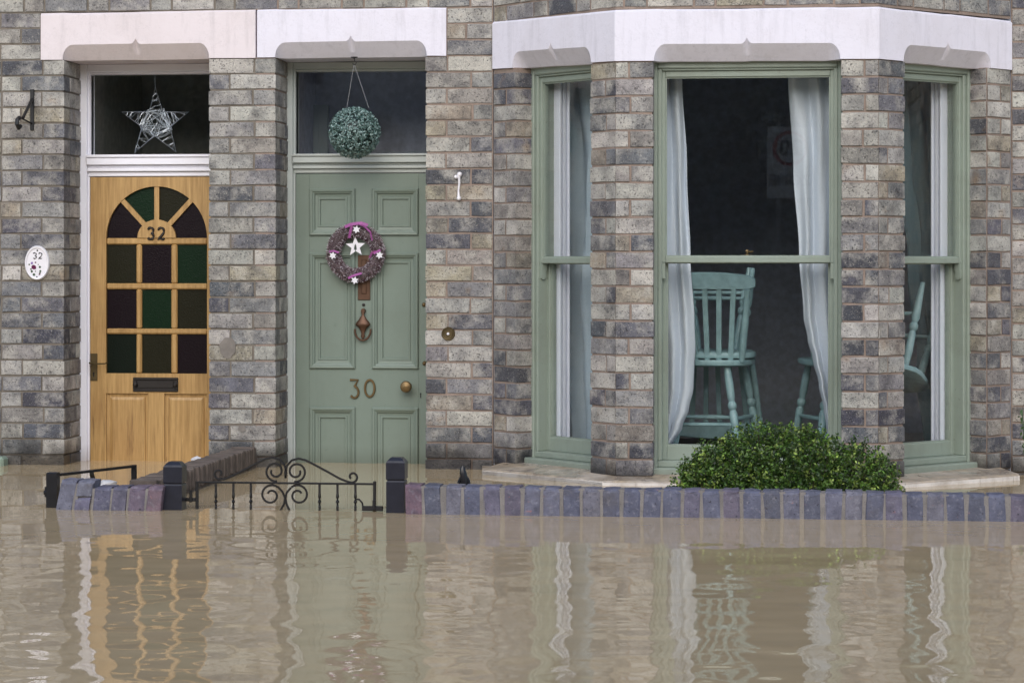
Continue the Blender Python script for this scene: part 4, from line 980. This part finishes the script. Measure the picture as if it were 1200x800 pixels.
for i in range(n):
    x = xs0 + i * pitch; wv = random.uniform(-.004, .004)
    t = lin(random.choice(BT)) if i else lin((122, 98, 112))
    cope_brick(x + .002, x + pitch - .0135 + wv * .5, YF0, YF1, ztf(x) + random.uniform(-.004, .004), 0, t, gw, lean=random.uniform(-.05, .05))
    xx = x + pitch - .0057; zt = ztf(x) - .007 + random.uniform(-.003, .002)
    P = []; 
    b.box(xx - .0125, xx + .0125, YF0 + .0012 + random.uniform(0, .002), YF1 - .004, -.12, zt + .003)
b.build('mortar_joints', M['mortarw'], gw)
# broken, leaning length by gate of 32
gl = empty('garden_wall', (X(130, -2.1), -2.13, -.6)); tag(gl, 'short leaning stub of purple coping bricks between the black posts before house 32', 'garden wall')
MB().plan([(X(70, YF0), YF0 + .012), (X(187, YF0), YF0 + .012), (X(187, YF0), YF1 - .006), (X(70, YF0), YF1 - .006)], -.6, .075).build('mortar_bed', M['mortarw'], gl)
T2 = [(120, 122, 140), (124, 126, 142), (100, 100, 122), (106, 103, 122), (116, 103, 120), (122, 102, 114)]
for i, (u0, u1, vt) in enumerate(((66, 83.5, 559), (86, 105, 559.5), (109, 127.5, 567), (130, 146.5, 567), (150, 168.5, 567), (170.5, 188, 567))):
    x0, zt = px(u0, vt, YF0); x1 = X(u1, YF0); zt = px(u0, vt + 3, YF0)[1]
    if i == 1:
        zm = px(u0, 581.5, YF0)[1]; cope_brick(x0, x1 - .004, YF0, YF1, zm - .003, 0, lin((116, 114, 138)), gl, lean=.16); cope_brick(x0 + .002, x1, YF0, YF1, zt, 0, lin(T2[i]), gl, lean=.16, zb=zm + .003)
    else: cope_brick(x0, x1, YF0, YF1, zt, 0, lin(T2[i]), gl, lean=.20 if i < 2 else .12)
b = MB()
for u in (84.8, 107.3, 128.8, 148.3, 169.5):
    x = X(u, YF0); zt = px(u, 569 if u > 100 else 563, YF0)[1]
    b.prism([(x - .012, -.1), (x + .010, -.1), (x + .010 + zt * .15, zt - .012), (x - .012 + zt * .15, zt - .012)], YF0 + .002, YF1 - .01)
b.build('mortar_joints', M['mortarw'], gl)
# dividing wall running back to the house between the doors
dv = empty('dividing_wall', (X(290, -1), -1., -.6)); tag(dv, 'low dark dividing wall with ribbed brick coping running to the house between the doors', 'garden wall')
xd0, xd1 = X(276), X(303)
MB().box(xd0 + .006, xd1 - .006, -2.0, -.002, -.6, .06).build('wall', M['copedark'], dv)
y = -2.02; i = 0
while y < -.06:
    zt = .108 + random.uniform(-.004, .004); t = random.uniform(.034, .04); b = MB(); jx = random.uniform(-.008, .008)
    b.box(xd0 + jx, xd1 + jx, y, y + t, .015 + random.uniform(-.004, .004), zt, None, .004); b.build('brick', M['copedark'], dv); y += t + .005; i += 1
MB().box(xd0 + .012, xd1 - .012, -2.0, -.002, .03, .096).build('mortar_bed', M['copedark'], dv)

# gate posts
def gate_post(u0, u1, vtop, vj, y, label, mat, cap=True):
    x0, x1 = X(u0, y), X(u1, y); zt = px(u0, vtop, y)[1]; zj = px(u0, vj, y)[1]; w2 = (x1 - x0); cx_ = (x0 + x1) / 2; yc = y + w2 / 2
    r = empty('gate_post', (cx_, yc, -.6)); tag(r, label, 'gate post', 'black gate posts')
    def sq(b, prof):
        vs = [(cx_ + sx * h, yc + sy * h, z) for h, z in prof for sx, sy in ((-1, -1), (1, -1), (1, 1), (-1, 1))]; m = len(prof)
        b.add(vs, [(i * 4 + k, i * 4 + (k + 1) % 4, i * 4 + 4 + (k + 1) % 4, i * 4 + 4 + k) for i in range(m - 1) for k in range(4)] + [(3, 2, 1, 0), tuple((m - 1) * 4 + k for k in range(4))]); return b
    h = w2 / 2
    if cap:
        sq(MB(), [(h, -.6), (h, zj - .006), (h - .004, zj)]).build('shaft', mat, r); sq(MB(), [(h - .004, zj + .001), (h + .001, zj + .007), (h + .001, zt - .022), (h - .004, zt - .014), (h - .016, zt - .001), (h - .02, zt)]).build('cap', mat, r)
    else: sq(MB(), [(h, -.6), (h, zt - .004), (h - .004, zt)]).build('shaft', mat, r)
    return r, x0, x1
gp1, g0, g1_ = gate_post(191.5, 213, 541, 567, -2.20, 'black chamfered gate post between the leaning brick stub and the scrolled gate', M['post'])
gp2, g2_, g3_ = gate_post(452.5, 474, 536, 563, -2.20, 'black chamfered gate post against the end of the long garden wall', M['post'])
gp3, _, _ = gate_post(54, 66.5, 553.5, 570, -2.16, 'plain black gate post carrying the open gate before house 32', M['black'], False)

# wrought-iron gate of 30
YGT = -2.13
def g(u, v): x, z = px(u, v, YGT); return Vector((x, YGT, z))
gt = empty('iron_gate', tuple(g(330, 597)) [:2] + (-.55,)); tag(gt, 'black wrought-iron gate with scrolls and twisted bars standing in the flood', 'gate')
ir = M['iron']
MB().box(*(lambda a_, c_: (a_.x, c_.x, YGT - .008, YGT + .008, a_.z - .010, a_.z - .002))(g(230, 563), g(440, 563)), None, .002).build('top_rail', ir, gt)
for u in (231, 439): 
    a_ = g(u, 563); MB().box(a_.x - .006, a_.x + .006, YGT - .0075, YGT + .0075, -.5, a_.z - .002, None, .002).build('stile', ir, gt)
MB().box(g(231, 563).x, g(439, 563).x, YGT - .007, YGT + .007, -.48, -.47).build('bottom_rail', ir, gt)
for u in (253, 273.5, 294, 374.5, 395.5, 416.5):
    a_ = g(u, 564); b = MB(); vs = []; fs = []; n = 30; z0_, z1_ = -.47, a_.z - .009
    for i in range(n + 1):
        z = z0_ + (z1_ - z0_) * i / n; tw = 0
        q = z1_ - z; tw = min(max((q - .05) / .06, 0), 1) * math.pi * 2
        sc = .0062 + .0028 * math.exp(-((q - .082) / .018) ** 2)
        for k in range(4): an = tw + math.pi / 4 + k * math.pi / 2; vs.append((a_.x + sc * math.cos(an), YGT + sc * math.sin(an), z))
    for i in range(n):
        for k in range(4): fs.append((i * 4 + k, i * 4 + (k + 1) % 4, i * 4 + 4 + (k + 1) % 4, i * 4 + 4 + k))
    fs += [(3, 2, 1, 0), tuple(n * 4 + k for k in range(4))]; b.add(vs, fs).build('bar', ir, gt)
def spiral(cu, cv, r0, r1, a0_, a1_, n=30): return [g(cu + (r0 + (r1 - r0) * (i / n) ** 1.0) * math.cos(R(a0_ + (a1_ - a0_) * i / n)), cv - (r0 + (r1 - r0) * i / n) * math.sin(R(a0_ + (a1_ - a0_) * i / n))) for i in range(n + 1)]
TR = .0048
# upper scrolls
MB().tube(spiral(322.5, 552, 11.8, 4.5, -80, -560), TR, 6).build('scroll', ir, gt, True)
MB().tube(spiral(347, 552.5, 11.8, 4.5, 260, 740), TR, 6).build('scroll', ir, gt, True)
MB().tube(spiral(317.5, 580, 12.5, 4.2, -270 + 360 - 40, 50 + 460), TR, 6).build('scroll', ir, gt, True)
MB().tube(spiral(349.5, 580, 12.5, 4.2, 130, -330), TR, 6).build('scroll', ir, gt, True)
MB().tube([g(325.5, 570), g(331, 576), g(334, 583), g(333, 590), g(328, 599), g(324, 604)], TR, 6).build('scroll_tail', ir, gt, True)
MB().tube([g(341, 571), g(336, 577), g(334.5, 584), g(336, 591), g(340, 599), g(343, 604)], TR, 6).build('scroll_tail', ir, gt, True)
# swooping rails ending in small curls
MB().tube([g(334.5, 560), g(335.5, 552), g(333, 544), g(327, 538), g(319, 536), g(311, 537.5), g(303, 541.5), g(288, 549.5), g(272, 557.5), g(262, 561.5)] + spiral(256.5, 555, 6.5, 2.5, -60, -400, 20), TR, 6).build('swoop_rail', ir, gt, True)
MB().tube([g(334.8, 560), g(334, 553), g(336.5, 545), g(342, 539), g(350, 537), g(358, 539), g(366, 543), g(382, 551.5), g(398, 560.5), g(407, 564)] + spiral(413, 558.5, 6.8, 2.5, -110, 230, 20), TR, 6).build('swoop_rail', ir, gt, True)
b = MB(); a_, c_ = g(425, 592), g(449.5, 597.5); b.box(a_.x, c_.x, YGT - .02, YGT - .008, c_.z - .002, a_.z, None, .002); a2_ = g(437.5, 585); b.box(a2_.x, a2_.x + .012, YGT - .024, YGT - .006, c_.z, a2_.z, None, .002); b.tube([g(416.5, 584.5), g(421, 585), g(424.5, 589), g(425.5, 595)], .004, 6); b.build('latch', ir, gt)
b = MB(); a_ = g(218, 583); b.box(a_.x - .006, g(230, 583).x, YGT - .008, YGT + .008, g(218, 587).z, a_.z, None, .003); b.box(g(222.5, 580).x, g(226, 580).x, YGT - .014, YGT - .004, g(222, 588).z, g(222, 574).z, None, .002); b.build('hinge', ir, gt)

# open gate of 32, swung in towards the house
og = empty('iron_gate', (X(70, -2.1), -2.1, -.5)); tag(og, 'plain black bar gate standing open behind the leaning brick stub', 'gate')
pa = Vector((X(69, -2.10), -2.10, px(69, 554.5, -2.10)[1])); yb = -1.42; pbq = Vector((X(157, yb), yb, px(157, 544.5, yb)[1]))
def flat(a_, c_, hz, th):
    d_ = (c_ - a_); n_ = Vector((-d_.y, d_.x, 0)).normalized() * th; v = []
    for p in (a_, c_): v += [p - n_ + Vector((0, 0, -hz)), p + n_ + Vector((0, 0, -hz)), p + n_, p - n_]
    return MB().add([tuple(q) for q in v], [(0, 1, 2, 3), (7, 6, 5, 4), (0, 4, 5, 1), (1, 5, 6, 2), (2, 6, 7, 3), (3, 7, 4, 0)])
flat(pa, pbq, .011, .012).build('top_bar', M['black'], og)
MB().box(pbq.x - .011, pbq.x + .011, pbq.y - .011, pbq.y + .011, -.45, pbq.z + .001, None, .002).build('upright', M['black'], og)
q1 = pa.lerp(pbq, .42); q2 = pa.lerp(pbq, .55); q2.z = .02; flat(q1 - Vector((0, 0, .009)), Vector((q2.x, q2.y, -.05)), .012, .010).build('brace', M['black'], og)
b = MB(); a_ = px(51, 577, -2.16); b.tube([(X(56, -2.17), -2.15, a_[1]), (X(50, -2.17), -2.15, a_[1])], .010, 8); b.tube([(X(52, -2.17), -2.15, a_[1] - .02), (X(52, -2.17), -2.15, a_[1] + .025)], .005, 8); b.build('hinge_pin', M['black'], og)

# ------------------------------------------------------------------ box bush
bu = empty('box_bush', (X(915, -1.45), -1.45, -.5)); tag(bu, 'clipped green box bush growing behind the garden wall under the wide window', 'bush')
lob = []
for u, rx, ztp, ry in ((815, .125, .20, .24), (838, .17, .265, .28), (862, .20, .31, .30), (890, .26, .345, .34), (930, .24, .350, .34), (963, .18, .315, .30), (1003, .17, .275, .28), (1030, .105, .225, .22)): lob.append((X(u, -1.45), rx, ry, ztp))
b = MB(); b.t = []
cen = Vector((X(915, -1.45), -1.45, -.02))
tips_ = []
for i in range(6500):      # sprays of small leaves
    x0_, rx, ry, zt = random.choices(lob, [q[1] * q[3] for q in lob])[0]
    n = Vector((random.gauss(0, 1), random.gauss(0, 1), random.gauss(0, 1))).normalized()
    if n.z < -.05: n.z = -n.z * random.uniform(0, .6)
    k = random.uniform(.72, 1.0) if random.random() < .9 else random.uniform(.98, 1.045)
    c = Vector((x0_ + n.x * rx * k, -1.45 + n.y * ry * k, .0 + n.z * zt * k + random.uniform(-.012, .012)))
    sp_dir = (n + Vector((random.gauss(0, .35), random.gauss(0, .35), .45 + random.gauss(0, .3)))).normalized(); L = random.uniform(.025, .05)
    fresh = random.random(); base = (60, 90, 38) if fresh < .42 else ((96, 132, 54) if fresh < .82 else (152, 176, 86))
    tips_.append((c, sp_dir))
    for j_ in range(9):
        q = j_ / 8; p = c + sp_dir * (q - .6) * L + Vector((random.gauss(0, .006), random.gauss(0, .006), random.gauss(0, .006)))
        nn = sp_dir * .6 + Vector((random.gauss(0, .8), random.gauss(0, .8), random.gauss(0, .8)))
        gk = random.uniform(.65, 1.12) * (.8 + .35 * q); leafquad(b, p, nn, random.uniform(.006, .010), random.uniform(.004, .006), lin(tuple(min(255, ch_ * gk) for ch_ in base)))
b.build('foliage', M['leaf'], bu, recalc=False)
b = MB(); b.t = []
for i in range(260):
    c, d_ = random.choice(tips_); s_ = Vector((cen.x + (c.x - cen.x) * .25, -1.45 + (c.y + 1.45) * .2, -.3)); m_ = s_.lerp(c, .6) + Vector((0, 0, -.05)); b.tube([s_, m_, c], .004, 4, rr=[.006, .004, .002])
b.build('twigs', M['twig'], bu)

# ------------------------------------------------------------------ small things in the flood
b0 = empty('iron_stake', (X(544, -1.9), -1.9, -.5)); tag(b0, 'stubby black iron stake poking up behind the garden wall', 'stake')
def s9(u, v): x, z = px(u, v, -1.9); return (x, -1.9, z)
MB().tube([s9(543, 575)[:2] + (-.5,), s9(544, 562), s9(543, 555), s9(542, 549), s9(542.5, 545.5)], .012, 8, rr=[.014, .016, .016, .012, .006]).build('shaft', M['black'], b0, True)
MB().tube([s9(537.5, 566), s9(540, 560), s9(546, 558), s9(549, 563), s9(549.5, 568)], .008, 8).build('collar', M['black'], b0, True)
def crumple(name, u, v, y, sx, sz, label):
    x, z = px(u, v, y); bm = bmesh.new(); bmesh.ops.create_icosphere(bm, subdivisions=2, radius=1); P = []
    for q in bm.verts: k = random.uniform(.7, 1.15); P.append((x + q.co.x * sx * k, y + q.co.y * sx * .8 * k, z + q.co.z * sz * k))
    fa = [tuple(f_.index for f_ in f.verts) for f in bm.faces]; bm.free(); o = MB().add(P, fa).build(name, M['paper'], None); tag(o, label, 'litter'); return o
crumple('wet_paper', 231, 538, -.25, .032, .016, 'crumpled white paper on the dark coping by the timber door')
crumple('wet_paper', 126, 566, -1.75, .05, .016, 'white plastic scrap floating behind the leaning brick stub')
crumple('floating_plastic', 280, 579, -1.2, .045, .006, 'flat white scrap floating beyond the scrolled gate bars')
# neighbour's pale green sill end, at the far left
b0 = MB(); x0, zt = px(-60, 535, -.10); x1 = X(3.5, -.10); b0.box(x0, x1, -.10, -.006, -.10, zt, None, .012); o = b0.build('stone_ledge', M['palegreen'], None); tag(o, 'pale green painted stone ledge on the wall at the flooded edge of house 32', 'ledge')
# climbing sprig on the right
b0 = empty('wall_sprig', (X(1199, -.25), -.25, -.5)); tag(b0, 'thin green sprig growing up the brick beyond the bay', 'plant')
P = [(X(1203, -.25), -.25, -.5), (X(1202, -.25), -.25, px(1200, 530, -.25)[1]), (X(1199, -.25), -.25, px(1200, 500, -.25)[1]), (X(1198, -.25), -.25, px(1200, 484, -.25)[1])]
MB().tube(P, .003, 5).build('stem', M['leafg'], b0); b = MB(); b.t = []
for i in range(26): c = Vector(P[1]).lerp(Vector(P[3]), random.uniform(-.1, 1.05)) + Vector((random.gauss(0, .010), random.gauss(0, .01), 0)); leafquad(b, c, Vector((random.gauss(0, 1), -1, random.gauss(0, 1))), .013, .007, lin((72, 104, 56)))
b.build('leaves', M['leaf'], b0, recalc=False)

# ------------------------------------------------------------------ across the street (hedges and pale house added for the glass to mirror)
def hedge(xa, xb, label):  # unseen hedge, added to set how dark the window reflections are
    hd = empty('added_hedge', ((xa + xb) / 2, -21, -.6)); tag(hd, label, 'hedge')
    b = MB(); NX, NZ = int((xb - xa) * 3), 12; vs = []; fs = []
    for i in range(NX + 1):
        for k in range(NZ + 1):
            x = xa + (xb - xa) * i / NX; z = -.6 + 6.0 * k / NZ; vs.append((x, -21 + .4 * math.sin(x * 1.7 + k) + .6 * random.uniform(-.5, .5), z + (.5 * math.sin(x * .9) if k == NZ else 0)))
    m = len(vs); vs += [(x, y - 1.2, z) for x, y, z in vs]
    for i in range(NX):
        for k in range(NZ): a_ = i * (NZ + 1) + k; fs += [(a_, a_ + NZ + 1, a_ + NZ + 2, a_ + 1), (m + a_, m + a_ + 1, m + a_ + NZ + 2, m + a_ + NZ + 1)]
    b.add(vs, fs); b.t = [lin((92, 98, 98))] * len(vs)
    for i in range(int(420 * (xb - xa))):
        q = vs[random.randrange(m)]; c = Vector(q) + Vector((random.uniform(-.5, .5), random.uniform(0, .5), random.uniform(-.4, .4))); k = random.uniform(.6, 1.2)
        leafquad(b, c, Vector((random.gauss(0, .6), 1, random.gauss(0, .6))), .11, .05, lin((112 * k, 124 * k, 118 * k)))
    b.build('foliage', M['leaf'], hd, recalc=False)
    for f_ in (.12, .4, .7, .92): x = xa + (xb - xa) * f_; MB().tube([(x, -21.6, -.6), (x + .1, -21.6, 3.5), (x, -21.6, 5)], .1, 8, rr=[.14, .1, .04]).build('trunk', M['twig'], hd)
hedge(-4.4, 17.5, 'tall evergreen hedge added across the street for the bay window glass to mirror')
hedge(-17, -8.4, 'tall evergreen hedge added across the street for the glass over the timber door to mirror')
# 20 ZONE plate on its post, behind the photographer
DS = 3.4; path_len = (D + BD + .14) * 2 + DS
def mir(u, v):                           # point on the sign plane that the glass mirrors into this pixel
    r = ray(u, v); t = path_len / r[1]; return (r[0] * t, H + r[2] * t)
ysn = -D - DS; (sx0, szt), (sx1, szb) = mir(899, 149), mir(953, 232)
sg = empty('speed_zone_sign', ((sx0 + sx1) / 2, ysn, -.6)); tag(sg, 'white 20 zone traffic sign across the street, mirrored faintly in the wide window', 'sign')
MB().box(sx0, sx1, ysn - .006, ysn, szb, szt, None, .002).build('plate', M['swhite'], sg)
cx_, cz_ = mir(926, 174); ro = .195
vs = []; fs = []
for i in range(40):
    a_ = 2 * math.pi * i / 40
    for rr_, y_ in ((ro, ysn + .001), (ro, ysn + .004), (ro * .80, ysn + .004), (ro * .80, ysn + .001)): vs.append((cx_ + rr_ * math.cos(a_), y_, cz_ + rr_ * math.sin(a_)))
for i in range(40):
    for k in range(4): fs.append((i * 4 + k, ((i + 1) % 40) * 4 + k, ((i + 1) % 40) * 4 + (k + 1) % 4, i * 4 + (k + 1) % 4))
MB().add(vs, fs).build('red_ring', M['sred'], sg)
def text(body, size, cx, cz, y, mat, parent, name):
    cu = bpy.data.curves.new('t', 'FONT'); cu.body = body; cu.size = size; cu.align_x = 'CENTER'; cu.align_y = 'CENTER'; cu.extrude = .001; cu.offset = size * .018
    to = bpy.data.objects.new('t', cu); COL.objects.link(to); dg = bpy.context.evaluated_depsgraph_get(); dg.update(); me = bpy.data.meshes.new_from_object(to.evaluated_get(dg))
    bpy.data.objects.remove(to); bpy.data.curves.remove(cu)
    rot = Matrix.Rotation(math.pi, 4, 'Z') @ Matrix.Rotation(R(90), 4, 'X')       # readable from +y
    b = MB().add([tuple(Vector((cx, y, cz)) + rot.to_3x3() @ v.co) for v in me.vertices], [tuple(p.vertices) for p in me.polygons]); bpy.data.meshes.remove(me); return b.build(name, mat, parent)
text('20', .25, cx_, cz_, ysn + .004, M['sblack'], sg, 'number_20'); text('ZONE', .17, (sx0 + sx1) / 2, mir(920, 212)[1], ysn + .004, M['sblack'], sg, 'word_zone')
for x in (sx0 + .12, sx1 - .12): MB().tube([(x, ysn - .03, -.6), (x, ysn - .03, szt + .04)], .03, 10).build('post', M['sgrey'], sg, True)

ph = empty('added_pale_house', (-6.6, -23, -.6)); tag(ph, 'pale house added across the street to brighten the glass over the green door', 'house')  # unseen house, added to lighten the reflection in the green door's transom
MB().box(-8.6, -4.2, -27, -23, -.6, 5.6).build('wall', M['ceramic'], ph)
MB().add([(-8.9, -22.7, 5.6), (-3.9, -22.7, 5.6), (-3.9, -27.3, 5.6), (-8.9, -27.3, 5.6), (-8.9, -25, 7.4), (-3.9, -25, 7.4)], [(0, 1, 5, 4), (2, 3, 4, 5), (0, 4, 3), (1, 2, 5), (0, 3, 2, 1)]).build('roof', M['copedark'], ph)
for x, z in ((-7.6, 3.6), (-5.2, 3.6), (-7.6, .6)):
    f_ = MB().box(x - .5, x + .5, -23.02, -22.96, z, z + 1.2, None, .02).build('window', M['white'], ph); MB().box(x - .42, x + .42, -22.955, -22.95, z + .08, z + 1.12).build('pane', M['ink'], f_)
MB().box(-5.6, -4.7, -23.01, -22.95, -.4, 1.7, None, .02).build('door', M['black'], ph)
